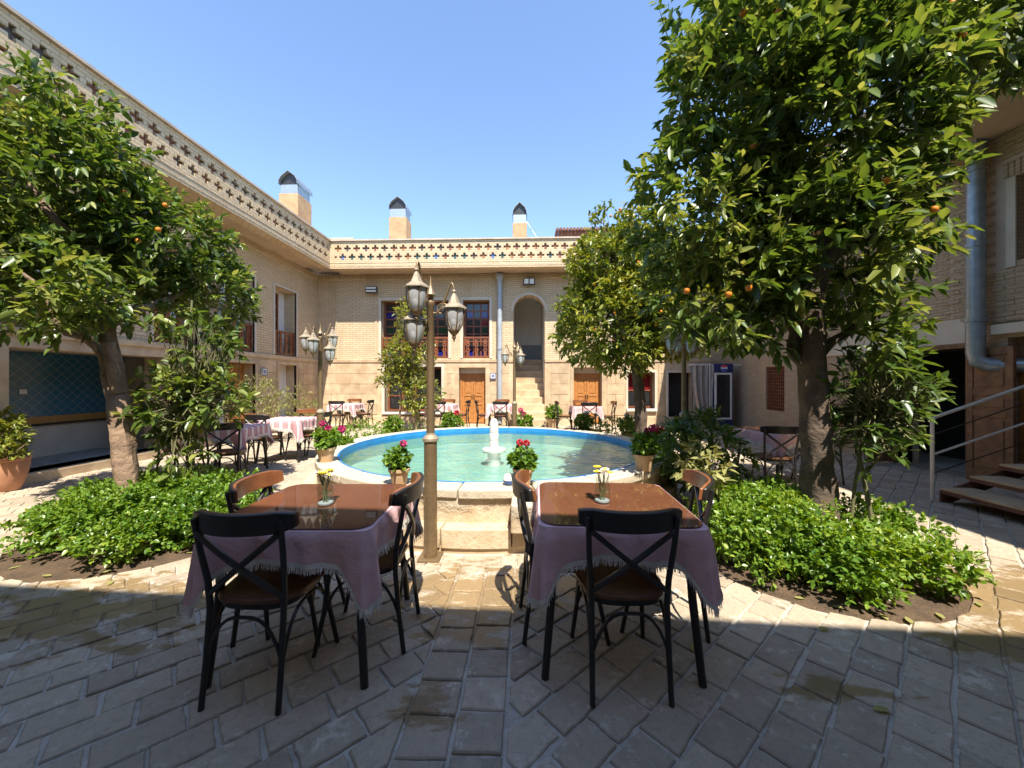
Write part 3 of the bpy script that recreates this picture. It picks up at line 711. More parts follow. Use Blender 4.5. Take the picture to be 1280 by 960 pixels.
# old double door standing open, glazed door behind the steps, fretwork window
MB(T).box(5.9, 5.98, -.04, .3, 0, 2.03).box(7.1, 7.2, -.04, .3, 0, 2.03).box(5.98, 7.1, -.04, .3, 1.95, 2.03).build('door_frame', 'wood_old', W, bevel=.01)
def old_leaf(T_, a, b):
    lf = MB(T_).box(a, a + .07, 0, .045, .03, 1.93).box(b - .07, b, 0, .045, .03, 1.93)
    for p_, q_ in ((.03, .2), (.95, 1.05), (1.25, 1.35), (1.82, 1.93)): lf.box(a + .07, b - .07, .001, .044, p_, q_)
    L_ = lf.build('door_leaf', 'wood_old', W, bevel=.006)
    for p_, q_ in ((.2, .95), (1.05, 1.25), (1.35, 1.82)): MB(T_).box(a + .07, b - .07, .014, .03, p_, q_).box(a + .11, b - .11, .004, .013, p_ + .04, q_ - .04).build('door_panel', 'wood_old', L_, bevel=.005)
old_leaf(lambda u, v, z: (XRW - .1 + v, u, z), 5.36, 5.9)
old_leaf(lambda u, v, z: (XRW - .06 - u * .96 + v * .28, 7.12 - u * .28 + v * .96, z), .0, .56)
MB(T).box(4.2, 5.5, .1, .2, 1.72, 1.8).box(4.2, 5.5, .1, .2, 1.97, 2.05).build('transom', 'wood_old', W); window(T, W, 4.21, 5.49, 1.8, 1.97, 3, 1, .12, 'wood_old', bar=.1)
window(T, W, 4.22, 4.84, .22, 1.72, 1, 4, .12, 'wood', ['glass_blue', 'glass_dark', 'glass_red', 'glass_dark'], .07); window(T, W, 4.86, 5.48, .22, 1.72, 1, 4, .12, 'wood', ['glass_blue', 'glass_dark', 'glass_dark', 'glass_dark'], .07)
fw = MB(T); k = 0
for i in range(9): fw.box(10.05 + i * .083, 10.075 + i * .083, .02, .05, .68, 1.85)
for i in range(14): fw.box(10.05, 10.8, .021, .049, .68 + i * .088, .70 + i * .088)
fw.build('fretwork_window', 'wood_red', W)

# ---- south wing behind the viewpoint: its roof throws the foreground shade
T = mapper('ys', -2.3)
W = thing('rear_wing', 'pale brick wing whose roof edge shades the dining tables', 'building', (0, -2.3, 0))
W.rotation_euler = (0, 0, 0)
wall(T, -7.1, 6.55, -.1, 5.1, [(-1.1, 1.1, 0, 2.3), (-5, -3.6, .8, 2.1), (3.4, 4.8, .8, 2.1), (-5, -3.6, 2.9, 4.2), (3.4, 4.8, 2.9, 4.2), (-1, 1, 2.9, 4.2)], .4).build('facade', 'brick_beige', W)
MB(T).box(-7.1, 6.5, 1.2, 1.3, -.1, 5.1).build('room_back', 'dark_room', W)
m_ = MB(); e0, e1 = -.62, -1.16                       # roof edge, slightly out of square with the court
m_.add([(-6.2, e0, 5.06), (5.2, e1, 5.06), (5.2, -6, 5.06), (-6.2, -6, 5.06), (-6.2, e0, 5.97), (5.2, e1, 5.97), (5.2, -6, 5.97), (-6.2, -6, 5.97)], [(0, 3, 2, 1), (4, 5, 6, 7), (0, 1, 5, 4), (1, 2, 6, 5), (2, 3, 7, 6), (3, 0, 4, 7)])
m_.build('roof', 'brick_fascia', W)

# ---- things on the roofs
def chimney(x, y, z0, zb, wx, wy, label):
    c = thing('chimney', label, 'chimney', (x, y, z0), 0, 'chimneys on the roofs')
    MB().box(x - wx / 2, x + wx / 2, y - wy / 2, y + wy / 2, z0 - .1, zb).build('shaft', 'chimney_plaster', c, bevel=.015)
    a = .88; MB().box(x - wx / 2 * a, x + wx / 2 * a, y - wy / 2 * a, y + wy / 2 * a, zb, zb + .3).build('metal_box', 'galvanised', c)
    zc = zb + .3; hw = wx / 2 * 1.02; prof = [(-hw, 0), (-hw * .98, .12), (-hw * .7, .26), (0, .42), (hw * .7, .26), (hw * .98, .12), (hw, 0)]
    m_ = MB()
    for i in range(6):
        (a0, b0), (a1, b1) = prof[i], prof[i + 1]; yy = (y - wy * .55, y + wy * .55)
        o_ = .012
        m_.add([(x + a0, yy[0], zc + b0), (x + a1, yy[0], zc + b1), (x + a1, yy[1], zc + b1), (x + a0, yy[1], zc + b0), (x + a0 * .96, yy[0], zc + b0 - o_), (x + a1 * .96, yy[0], zc + b1 - o_), (x + a1 * .96, yy[1], zc + b1 - o_), (x + a0 * .96, yy[1], zc + b0 - o_)],
               [(0, 1, 2, 3), (4, 7, 6, 5), (0, 4, 5, 1), (2, 6, 7, 3)])
    m_.build('cowl', 'galvanised', c)
    MB().prism([(x + p_ * .94, zc + q_ * .94) for p_, q_ in prof], y - wy * .4, y - wy * .38, 1).build('cowl_inner_shade', 'black_plastic', c)  # black sheet painting the shade inside the open cowl
chimney(-7.55, 12.4, 5.85, 7.45, .62, .8, 'stout plastered chimney with metal cowl on the long wing beside the leaning tree')
chimney(-4.5, 13.7, 5.85, 7.25, .62, .6, 'plastered chimney with pointed metal cowl above the wall floodlight')
chimney(-.2, 13.7, 5.85, 6.98, .5, .6, 'short plastered chimney with metal cowl above the arched stairway')
o = MB().box(-8.0, -6.5, 14.2, 15.6, 5.9, 6.75).build('roof_hatch', 'plaster', None, bevel=.02); tag(o, 'low plastered box on the roof where the two wings meet', 'roof box'); 
o = MB().box(-8.1, -6.4, 14.1, 15.7, 6.75, 6.81).build('cover', 'coping', o)
sh = thing('roof_shed', 'rusty corrugated metal shed standing on the roof above the doors', 'shed', (2.1, 14.6, 5.85))
m_ = MB()
for i in range(60):
    x0 = 1.2 + i * .04; m_.add([(x0, 14 + .02 * math.sin(i * 1.57), 5.8), (x0 + .04, 14 + .02 * math.sin(i * 1.57 + 1.57), 5.8), (x0 + .04, 14 + .02 * math.sin(i * 1.57 + 1.57), 6.9), (x0, 14 + .02 * math.sin(i * 1.57), 6.9)], [(0, 1, 2, 3)])
m_.box(1.2, 3.6, 14.05, 15.4, 5.8, 6.88); m_.build('sheet_wall', 'rust', sh, fix=False)
m_ = MB()
for i in range(21): m_.tube([(1.15 + i * .12, 13.85, 6.93), (1.15 + i * .12, 15.5, 6.98)], .055, 8)
m_.build('corrugated_roof', 'rust', sh)

# ---- pipes, wall lights, plaques
def pipe(name, label, pts, r, mat, hop=None):
    p_ = thing(name, label, 'drainpipe', pts[-1]); MB().tube(pts, r, 14).build('pipe', mat, p_, True)
    for k in range(3):
        a, b = Vector(pts[0]), Vector(pts[1]); q = a.lerp(b, .12 + .36 * k); MB().tube([q - Vector((0, 0, .025)), q + Vector((0, 0, .025))], r * 1.15, 14).build('pipe_collar', mat, p_, True)
    if hop: x, y, z = pts[0]; MB().lathe([(r, -.1), (hop, .12), (hop, .2)], 4, (x, y, z), a0=math.pi / 4).build('hopper', mat, p_)
pipe('drainpipe', 'straight grey drainpipe beside the arched stairway', [(-.86, 12.86, 4.85), (-.86, 12.86, .05)], .085, 'pipe_grey', .16)
pipe('drainpipe', 'grey drainpipe with bent foot beside the balconies over the striped-cloth tables', [(-7.0, 8.62, 4.9), (-7.0, 8.62, 2.35), (-6.99, 8.63, 2.2), (-7.06, 8.66, 2.05), (-7.07, 8.66, .1)], .075, 'pipe_grey')
pipe('drainpipe', 'thick galvanised drainpipe with elbow beside the wooden doors and railing', [(6.42, 5.72, 4.82), (6.42, 5.72, 1.85), (6.43, 5.7, 1.74), (6.5, 5.62, 1.68), (6.7, 5.4, 1.67)], .1, 'galvanised', .17)
def flood(x, z, tilt, label):
    f = thing('floodlight', label, 'floodlight', (x, 12.93, z))
    MB().box(x - .2, x + .2, 12.78, 12.86, z - .11, z + .11).build('housing', 'black_plastic', f, bevel=.01)
    MB().box(x - .03, x + .03, 12.86, 13.0, z - .03, z + .03).build('bracket', 'black_plastic', f)
    for s_ in (-1, 1):
        if tilt: MB().box(x - .17, x + .17, 12.765, 12.779, z + (.02 if s_ > 0 else -.08), z + (.08 if s_ > 0 else -.02)).build('lens', 'lamp_pane', f)
        else: MB().box(x + s_ * .09 - .07, x + s_ * .09 + .07, 12.765, 12.779, z - .08, z + .08).build('lens', 'lamp_pane', f)
flood(-5.2, 4.55, True, 'black floodlight with wide lens strips on the brick near the wing corner')
flood(.12, 4.78, False, 'black twin-lens floodlight above the stairway arch')
def plaque(T, uc, zc, label, loc):
    p_ = thing('tile_plaque', label, 'plaque', loc, 0, 'tile plaques by the doors')
    MB(T).box(uc - .1, uc + .1, -.035, .0, zc - .1, zc + .1).build('tile', 'marble', p_, bevel=.004)
    MB(T).box(uc - .1, uc + .1, -.038, -.0352, zc + .082, zc + .1).box(uc - .1, uc + .1, -.038, -.0352, zc - .1, zc - .082).box(uc - .1, uc - .082, -.038, -.0352, zc - .082, zc + .082).box(uc + .082, uc + .1, -.038, -.0352, zc - .082, zc + .082).build('border', 'ceramic_blue', p_)
    m_ = MB(T)
    for k in range(4):
        a = math.pi / 4 + k * math.pi / 2; c_, s_ = .035 * math.cos(a), .035 * math.sin(a)
        m_.prism([(uc + c_ + .022 * math.cos(q * math.pi / 4), zc + s_ + .022 * math.sin(q * math.pi / 4)) for q in range(8)], -.039, -.0353, 1)
    m_.build('flower_motif', 'ceramic_blue', p_)
plaque(mapper('y', 12.94), -1.09, 1.64, 'small white and blue tile beside the drainpipe and wooden door', (-1.09, 12.94, 1.64))
plaque(mapper('xl', XLW + .05), 10.2, 1.72, 'small white and blue tile by the door under the balconies', (XLW, 10.2, 1.72))

# ------------------------------------------------------------------ pool
pool = thing('pool', 'round raised stone pool with blue painted inner wall', 'pool', (PC[0], PC[1], 0))
RI, RO = 2.12, 2.4
def ring(r0, r1, z0, z1, a0=0, a1=2 * math.pi, n=96):
    m_ = MB(); closed = a1 - a0 > 6.28; k = n if closed else n + 1; vs_ = []
    for i in range(k):
        a = a0 + (a1 - a0) * i / n
        for r_, z in ((r0, z0), (r1, z0), (r1, z1), (r0, z1)): vs_.append((PC[0] + r_ * math.cos(a), PC[1] + r_ * math.sin(a), z))
    fs = [(i * 4 + j, ((i + 1) % k) * 4 + j, ((i + 1) % k) * 4 + (j + 1) % 4, i * 4 + (j + 1) % 4) for i in range(n) for j in range(4)]
    if not closed: fs += [(0, 1, 2, 3), tuple(n * 4 + j for j in (3, 2, 1, 0))]
    return m_.add(vs_, fs)
m, t, p = nodes('pool_stone'); P = pos(t)
s = N(t, 'SeparateXYZ'); t.links.new(P, s.inputs[0])
b0 = mixc(t, ramp(t, tnoise(t, P, 3.5, 8, .7), .35, .7), (.60, .49, .35), (.50, .36, .22))
lime = ramp(t, math_(t, 'ADD', math_(t, 'MULTIPLY', s.outputs[2], .9), math_(t, 'MULTIPLY', tnoise(t, P, 2.6, 7, .65), .5)), .52, .62)
b0 = mixc(t, math_(t, 'MULTIPLY', lime, .8), b0, (.52, .46, .36)); b0 = mixc(t, math_(t, 'MULTIPLY', ramp(t, tnoise(t, P, 28, 6, .7), .5, .75), .5), b0, (.36, .26, .16))
t.links.new(b0, p.inputs['Base Color']); p.inputs['Roughness'].default_value = .85; p.inputs['Specular IOR Level'].default_value = .2
bump(t, p, math_(t, 'ADD', tnoise(t, P, 14, 8, .75), lime), .7, .025)
ring(RI + .02, RO - .03, -.02, .42).build('basin_wall', 'pool_stone', pool, True)
ring(RI, RI + .019, .38, .503).build('blue_lip', 'blue_paint', pool, True); ring(RI, RI + .019, .1, .379).build('basin_lining', 'pool_floor', pool, True)
for k in range(22):                                   # rim stones
    a = k * 2 * math.pi / 22 + .09; o = ring(RI + .021, RO + rnd.uniform(-.012, .012), .419, .505 + rnd.uniform(-.006, .004), a + .003, a + 2 * math.pi / 22 - .003, 8).build('rim_stone', 'pool_stone', pool, True, .012)
a = 0
for k in range(26):                                   # low step course
    a = k * 2 * math.pi / 26 + .02; ring(RO - .1, RO + .12 + rnd.uniform(-.008, .008), .03, .21 + rnd.uniform(-.006, .004), a + .002, a + 2 * math.pi / 26 - .002, 6).build('step_stone', 'pool_stone', pool, True, .012)
ring(RO - .1, RO + .105, -.02, .05).build('step_base', 'wood_old' if 0 else 'stone', pool)
MB().lathe([(.001, .2), (RI + .01, .2)], 64, (PC[0], PC[1], 0), cap=False).build('pool_floor', 'pool_floor', pool)
wt = MB().lathe([(.001, .44), (.7, .44), (1.5, .44), (RI + .002, .44)], 96, (PC[0], PC[1], 0), cap=False).build('water', 'water', None); tag(wt, kind='structure')
fo = thing('fountain', 'white marble fountain post rising from the pool water', 'fountain', (PC[0], PC[1], .1))
MB().lathe([(.1, .1), (.1, .38), (.17, .4), (.18, .425), (.17, .45), (.09, .46), (.085, .47)], 28, (PC[0], PC[1], 0)).build('base_disc', 'marble', fo, True)
MB().lathe([(.07, .46), (.07, .56), (.066, .565), (.066, .58), (.07, .585), (.068, .68), (.064, .685), (.064, .70), (.068, .705), (.067, .8), (.06, .85), (.04, .885), (.015, .9)], 28, (PC[0], PC[1], 0)).build('post', 'marble', fo, True)
o = MB().box(-.12, .06, 3.14, 3.38, .2, .44).build('stone_block', 'pool_stone', None, bevel=.015); o.rotation_euler = (0, 0, 0); tag(o, 'small squared stone block set against the pool wall on its step', 'stone block')

# ------------------------------------------------------------------ lamp posts
def lantern(x, y, z, parent):
    """six-sided lantern hanging at z (middle of the glass)"""
    S = lambda prof: [(p * .88, q * .9) for p, q in prof]
    L_ = MB().lathe(S([(.012, .25), (.02, .235), (.012, .22), (.03, .19), (.055, .13), (.115, .09), (.118, .078), (.1, .08)]), 6, (x, y, z)).build('lantern', 'bronze_pale', parent)
    MB().lathe(S([(.082, .078), (.088, .03), (.075, -.06), (.045, -.115)]), 18, (x, y, z), cap=False).build('lantern_glass', 'lamp_glass', L_, True)
    MB().lathe([(.002, -.07), (.028, -.06), (.042, -.02), (.04, .02), (.02, .06), (.012, .078)], 14, (x, y, z)).build('bulb', 'bulb', L_, True)
    fr = MB()
    for k in range(6):
        a = k * math.pi / 3; c_, s_ = math.cos(a), math.sin(a)
        fr.tube([(x + r_ * c_, y + r_ * s_, z + h_) for r_, h_ in S(((.086, .08), (.092, .03), (.08, -.06), (.048, -.118)))], .005, 5)
    fr.lathe(S([(.05, -.112), (.05, -.125), (.03, -.15), (.014, -.165), (.02, -.18), (.008, -.2), (.002, -.225)]), 10, (x, y, z))
    fr.build('lantern_frame', 'bronze', L_, True)
    return L_
def lamp_post(x, y, label, lanterns, top=2.14):
    o = thing('lamp_post', label, 'lamp post', (x, y, 0), 0, 'bronze lamp posts round the pool')
    MB().box(x - .09, x + .09, y - .09, y + .09, -.005, .018).build('base_plate', 'bronze', o, bevel=.004)
    MB().lathe([(.056, .0), (.054, .3), (.052, .95), (.052, .965)], 20, (x, y, 0)).build('lower_pole', 'bronze', o, True)
    MB().lathe([(.055, .955), (.064, .965), (.064, .985), (.052, 1.0), (.036, 1.015), (.034, 1.03)], 20, (x, y, 0)).build('collar', 'bronze_pale', o, True)
    MB().lathe([(.034, 1.0), (.032, 1.6), (.03, top), (.036, top + .01), (.036, top + .04), (.02, top + .06), (.028, top + .09), (.05, top + .1), (.03, top + .13), (.012, top + .19), (.003, top + .26)], 16, (x, y, 0)).build('upper_pole', 'bronze', o, True)
    for (dx, dy, z) in lanterns:
        n = 14; L_ = math.hypot(dx, dy); pts = []
        for i in range(n + 1):
            f = i / n; pts.append((x + dx * (f ** .8) * (1 + .16 * math.sin(f * math.pi)), y + dy * (f ** .8) * (1 + .16 * math.sin(f * math.pi)), z + .05 + .045 * math.sin(f * math.pi) + .17 * f - .07 * math.sin(f * 2 * math.pi)))
        sc = [(pts[-1][0], pts[-1][1], pts[-1][2])]
        ar = MB().tube(pts, [.012 - .004 * i / n for i in range(n + 1)], 7)
        ux, uy = dx / L_, dy / L_                      # scroll under the arm
        ar.tube([(x + ux * (.1 + .055 * math.cos(a) * (1 - a / 12)), y + uy * (.1 + .055 * math.cos(a) * (1 - a / 12)), z + .07 + .055 * math.sin(a) * (1 - a / 12)) for a in [k * .45 for k in range(20)]], .007, 6)
        ar.build('scroll_arm', 'bronze', o, True)
        lantern(x + dx, y + dy, z, o)
lamp_post(-.78, 3.14, 'tall bronze lamp post with hanging lanterns at the pool step by the dining table', [(-.06, -.2, 2.1), (-.1, -.12, 1.86), (.2, -.03, 1.97)], 2.06)
lamp_post(-3.2, 5.9, 'bronze lamp post beside the striped-cloth tables', [(-.2, -.05, 2.06), (0, -.2, 2.0), (.18, -.05, 1.88), (.1, .18, 2.1)], 2.1)
lamp_post(2.28, 5.62, 'bronze lamp post between the pool and the broad-leaved shrub', [(-.2, -.05, 2.0), (.2, 0, 2.04), (0, .2, 2.0), (.02, -.2, 1.95)], 2.1)
lamp_post(-.24, 8.4, 'bronze lamp post standing before the arched stairway', [(-.2, -.04, 1.97), (.14, -.12, 1.94), (.08, .2, 2.05)], 2.1)

# ------------------------------------------------------------------ chairs and tables
def make_chair():
    r = thing('cross_back_chair', 'chair', 'chair')
    st = [(.2 * math.copysign(abs(math.cos(a)) ** .6, math.cos(a)), .2 * math.copysign(abs(math.sin(a)) ** .6, math.sin(a)) + .0) for a in [2 * math.pi * k / 36 for k in range(36)]]
    MB().prism([(x * (1.0 + .06 * (y > 0)), y) for x, y in st], .445, .468, 2).build('seat', 'seat_wood', r, bevel=.008)
    MB().prism([(x * .93, y * .93) for x, y in st], .415, .4445, 2).build('seat_frame', 'metal_black', r, bevel=.004)
    for s_ in (-1, 1):
        MB().tube([(s_ * .176, -.24, 0), (s_ * .174, -.215, .2), (s_ * .172, -.195, .43), (s_ * .178, -.2, .55), (s_ * .19, -.228, .7), (s_ * .197, -.255, .85)], [.0125, .0135, .014, .014, .013, .0125], 9).build('back_leg', 'metal_black', r, True)
        MB().tube([(s_ * .2, .225, 0), (s_ * .18, .18, .22), (s_ * .165, .16, .44)], [.0115, .013, .014], 9).build('front_leg', 'metal_black', r, True)
    for s_ in (-1, 1):                                # crossed flat bars of the back
        m_ = MB(); k = 10
        for i in range(k):
            for j in (0, 1): pass
        pts = [(s_ * (.178 - .366 * i / k), -.196 - .052 * i / k - .018 * math.sin(math.pi * i / k) - .006 * (s_ > 0), .49 + .3 * i / k) for i in range(k + 1)]
        m_.tube(pts, .0135, 6); m_.build('cross_bar', 'metal_black', r, True)
    q = 16; top = MB(); V = []                          # broad bowed top rail
    for i in range(q + 1):
        x = -.235 + .47 * i / q; f = abs(x / .235); y = -.285 + .085 * f ** 2.2; hh = .048 * (1 - .35 * max(0, f - .8) / .2)
        zc = .835
        V += [(x, y - .011, zc - hh), (x, y + .011, zc - hh), (x, y + .014 - .012, zc + hh), (x, y - .02, zc + hh)]
    F = [(i * 4 + j, (i + 1) * 4 + j, (i + 1) * 4 + (j + 1) % 4, i * 4 + (j + 1) % 4) for i in range(q) for j in range(4)] + [(0, 1, 2, 3), (q * 4 + 3, q * 4 + 2, q * 4 + 1, q * 4)]
    top.add(V, F); top.build('top_rail', 'metal_black', r, True, .006)
    MB().add([(x, y + (.0165 if i % 4 in (1, 2) else .021), z) for i, (x, y, z) in enumerate(V)], F).build('rail_facing', 'rail_wood', r, True, .004)
    def arch(a, b):
        a, b = Vector(a), Vector(b); P_ = []
        for i in range(15):
            f = i / 14; z = .2 + .2 * (1 - abs(2 * f - 1) ** 3.2); q_ = a.lerp(b, f); P_.append((q_.x, q_.y, z))
        MB().tube(P_, .008, 6).build('bent_brace', 'metal_black', r, True)
    arch((-.178, -.215, 0), (.178, -.215, 0)); arch((-.182, .182, 0), (.182, .182, 0)); arch((-.178, -.215, 0), (-.182, .182, 0)); arch((.178, -.215, 0), (.182, .182, 0))
    return r
chair0 = make_chair(); chair_used = []
def chair(x, y, rz, label, group, z=0):
    """(x, y) is the middle of the seat; rz=0 sits looking towards +Y"""
    if not chair_used:
        chair_used.append(1); c = chair0; c.location = (x, y, z); c.rotation_euler = (0, 0, R(rz)); c['label'] = label; c['group'] = group; return c
    return dup(chair0, (x, y, z), R(rz), label, group)
def perimeter(a, rc, n):
    """rounded square, returns (x, y, nx, ny, s) with s in -1..1 along each side"""
    out = []
    for side in range(4):
        c_, s_ = math.cos(side * math.pi / 2), math.sin(side * math.pi / 2)
        loc = [(-a + rc + (2 * a - 2 * rc) * i / n, -a, 0, -1) for i in range(n)] + [(a - rc + rc * math.sin(t_), -a + rc - rc * math.cos(t_), math.sin(t_), -math.cos(t_)) for t_ in [k * math.pi / 2 / 10 for k in range(10)]]
        for x, y, nx, ny in loc: out.append((x * c_ - y * s_, x * s_ + y * c_, nx * c_ - ny * s_, nx * s_ + ny * c_, max(abs(x), abs(y)) and min(1, min(abs(x), abs(y)) / (a - .02))))
    return out
def cloth_meshes(seed, a=.402):
    g_ = random.Random(seed); per = perimeter(a, .045, 34); n = len(per); rows = 9; V = []; ph = g_.uniform(0, 6)
    drop = []
    for i, (x, y, nx, ny, s_) in enumerate(per):
        drop.append(.15 + .21 * s_ ** 6 + .012 * math.sin(i * .21 + ph) + .008 * math.sin(i * .53 + ph * 2))
    for j in range(rows + 1):
        f = j / rows
        for i, (x, y, nx, ny, s_) in enumerate(per):
            fold = (.016 * math.sin(i * .33 + ph) + .012 * math.sin(i * .71 + 2 * ph) + .006 * math.sin(i * 1.37 + ph) + .02 * s_ ** 4 * math.sin(i * .9)) * f
            out = .004 + .012 * min(1, f * 5) + fold + .028 * s_ ** 8 * f
            V.append((x + nx * out, y + ny * out, .752 - drop[i] * (f ** 1.0) - (.0 if j else 0)))
    F = [(j * n + i, j * n + (i + 1) % n, (j + 1) * n + (i + 1) % n, (j + 1) * n + i) for j in range(rows) for i in range(n)]
    F.append(tuple(range(n)))
    m_ = MB().add(V, F); me = m_.mesh('tablecloth', smooth=True)
    fr = MB(); last = V[rows * n:]
    for i in range(n):
        p0, p1 = Vector(last[i]), Vector(last[(i + 1) % n]); nx, ny = per[i][2], per[i][3]
        fr.add([p0 + Vector((nx * .003, ny * .003, .012)), p1 + Vector((nx * .003, ny * .003, .012)), p1 + Vector((nx * .004, ny * .004, -.012)), p0 + Vector((nx * .004, ny * .004, -.012))], [(0, 1, 2, 3)])
        for k in range(6):
            q = p0.lerp(p1, (k + g_.random() * .6) / 6); e = q + Vector((g_.uniform(-.006, .006) + nx * g_.uniform(-.004, .01), g_.uniform(-.006, .006) + ny * g_.uniform(-.004, .01), -g_.uniform(.028, .042)))
            d = (p1 - p0).normalized() * .0026
            fr.add([q - d, q + d, e + d * .6, e - d * .6], [(0, 1, 2, 3)])
    return me, fr.mesh('fringe', fix=False)
CL = [cloth_meshes(k) for k in (3, 8)]
for i, nm in ((0, 'cloth'), (1, 'cloth_sunstreak')): CL[i][0].materials.append(MATS[nm]); CL[i][1].materials.append(MATS['fringe'])
def make_table():
    r = thing('dining_table', 'table', 'table')
    MB().box(-.39, .39, -.39, .39, .715, .745).build('tabletop', 'wood_dark', r, bevel=.02)
    MB().box(-.34, .34, -.345, -.325, .65, .715).box(-.34, .34, .325, .345, .65, .715).box(-.345, -.325, -.32, .32, .65, .715).box(.325, .345, -.32, .32, .65, .715).build('apron', 'metal_black', r)
    for a in (-1, 1):
        for b in (-1, 1): MB().tube([(a * .375, b * .375, 0), (a * .34, b * .34, .4), (a * .325, b * .325, .716)], [.019, .02, .021], 10).build('leg', 'metal_black', r, True)
    return r
table0 = make_table(); t_used = []
def table(x, y, rz, where, sunstreaked=True, glass=False, grp='dining tables round the court'):
    lab = 'black-legged square dining table ' + where
    if not t_used: t_used.append(1); t_ = table0; t_.location = (x, y, 0); t_.rotation_euler = (0, 0, R(rz)); t_['label'] = lab; t_['group'] = grp
    else: t_ = dup(table0, (x, y, 0), R(rz), lab, grp)
    i = 1 if sunstreaked else 0
    c = link('tablecloth', CL[i][0]); c.location = (x, y, 0); c.rotation_euler = (0, 0, R(rz))
    tag(c, ('pink striped' if sunstreaked else 'mauve') + ' fringed cloth on the table ' + where, 'tablecloth', 'fringed tablecloths'); link('fringe', CL[i][1], c)
    if glass:
        st = [(q[0], q[1]) for q in perimeter(.395, .09, 2)]
        m_ = MB().prism(st, .753, .761, 2); g_ = link('glass_sheet', m_.mesh('glass_sheet')); g_.data.materials.append(MATS['tabletop']); g_.location = (x, y, 0); g_.rotation_euler = (0, 0, R(rz))
        md = g_.modifiers.new('bevel', 'BEVEL'); md.width = .002; md.segments = 2
        tag(g_, 'brown tinted glass sheet on the mauve cloth ' + where, 'glass sheet', 'glass table sheets')
A_, B_ = 'at the lamp post', 'at the large orange tree'
table(-1.15, 2.16, 2, A_, False, True); table(.48, 2.25, -1.5, B_, False, True)
ga, gb = 'chairs at the table by the lamp post', 'chairs at the table by the large orange tree'
chair(-1.25, 1.885, -1, 'dark cross-back chair at the lamp post table, on its side away from the pool', ga)
chair(-.9, 2.2, 93, 'dark cross-back chair between the lamp post and its table', ga)
chair(-1.38, 2.25, -84, 'dark cross-back chair between the lamp post table and the leaning-tree hedge', ga)
chair(.47, 1.975, 1.5, 'dark cross-back chair at the orange tree table, on its side away from the pool', gb)
chair(.22, 2.32, -86, 'dark cross-back chair at the orange tree table, on its side towards the lamp post', gb)
chair(.82, 2.4, 78, 'dark cross-back chair between the orange tree table and the hedge', gb)
# far tables
far = [(-4.62, 5.85, 8, 'by the young tree', [(-4.25, 5.35, 25), (-4.95, 6.4, 180), (-5.15, 5.6, -80)]),
       (-4.45, 7.1, 3, 'near the balconies', [(-4.62, 6.72, -8), (-4.0, 7.15, 95), (-4.5, 7.6, 178)]),
       (-5.6, 11.85, 2, 'in the wing corner', [(-5.6, 11.4, 4), (-5.05, 11.85, 92), (-5.65, 12.35, 180)]),
       (-2.55, 11.75, -2, 'before the door under the balcony', [(-2.55, 11.3, 3), (-3.1, 11.75, -90), (-2.5, 12.2, 180), (-1.98, 11.75, 88)]),
       (-.75, 11.7, 4, 'at the foot of the stairway', [(-.7, 11.3, -6), (-1.25, 11.7, -88), (-.75, 12.15, 176)]),
       (1.75, 11.3, 0, 'before the door beyond the stairs', [(1.75, 10.85, 2), (1.15, 11.3, -92), (2.35, 11.3, 90), (1.7, 11.75, 182)]),
       (3.65, 5.7, 12, 'behind the thick dark trunk', [(3.3, 5.25, -10), (4.2, 5.7, 95)])]
for x, y, rz, where, chs in far:
    table(x, y, rz, where, x < 1, x > 1)
    for (cx_, cy_, cr) in chs: chair(cx_, cy_, cr, 'dark chair ' + ('with back to the rear wing' if abs(cr) < 45 else 'facing the rear wing' if abs(cr) > 135 else 'with back to the long wing' if cr < 0 else 'facing the long wing') + ' at table ' + where, 'chairs at the table ' + where)

# ------------------------------------------------------------------ vases, pots, small things
def vase(x, y, where, seed):
    g_ = random.Random(seed); z = .7615
    v_ = thing('flower_vase', 'small glass jar of daisies on the brown glass table ' + where, 'vase', (x, y, z), 0, 'flower jars on the glass tops')
    MB().lathe([(.028, 0), (.031, .006), (.031, .075), (.024, .09), (.03, .115)], 28, (x, y, z), cap=False).build('jar', 'clear_glass', v_, True)
    MB().lathe([(.001, .05), (.0295, .05)], 24, (x, y, z), cap=False).build('jar_water', 'water', v_, True)
    MB().lathe([(.001, .004), (.0295, .004), (.0295, .01), (.001, .011)], 24, (x, y, z), cap=False).build('jar_base', 'frosted', v_, True)
    for k in range(8):
        a = k * 1.3 + seed; r_ = .012 + .024 * g_.random(); fx, fy, fz = x + r_ * math.cos(a), y + r_ * math.sin(a), z + .125 + .022 * g_.random()
        f = MB().tube([(x + .01 * math.cos(a + 2), y + .01 * math.sin(a + 2), z + .012), (fx, fy, fz)], .0016, 5).build('stalk', 'stem', v_)
        pm = MB(); yel = k % 3 == 0
        for q in range(14):
            b = q * 2 * math.pi / 14; c_, s_ = math.cos(b), math.sin(b); L_ = .019
            pm.add([(fx + .003 * c_, fy + .003 * s_, fz), (fx + L_ * .6 * c_ - .0045 * s_, fy + L_ * .6 * s_ + .0045 * c_, fz + .005), (fx + L_ * c_, fy + L_ * s_, fz + .002), (fx + L_ * .6 * c_ + .0045 * s_, fy + L_ * .6 * s_ - .0045 * c_, fz + .005)], [(0, 1, 2, 3)])
        pm.build('petals', 'petal_yellow' if yel else 'petal_white', f, fix=False); MB().lathe([(.007, 0), (.006, .005), (.001, .008)], 10, (fx, fy, fz)).build('flower_eye', 'petal_yellow', f, True)
    return v_
for v_ in (vase(-1.12, 2.12, A_, 1), vase(.44, 2.22, B_, 2)): v_.scale = (1.4, 1.4, 1.3)
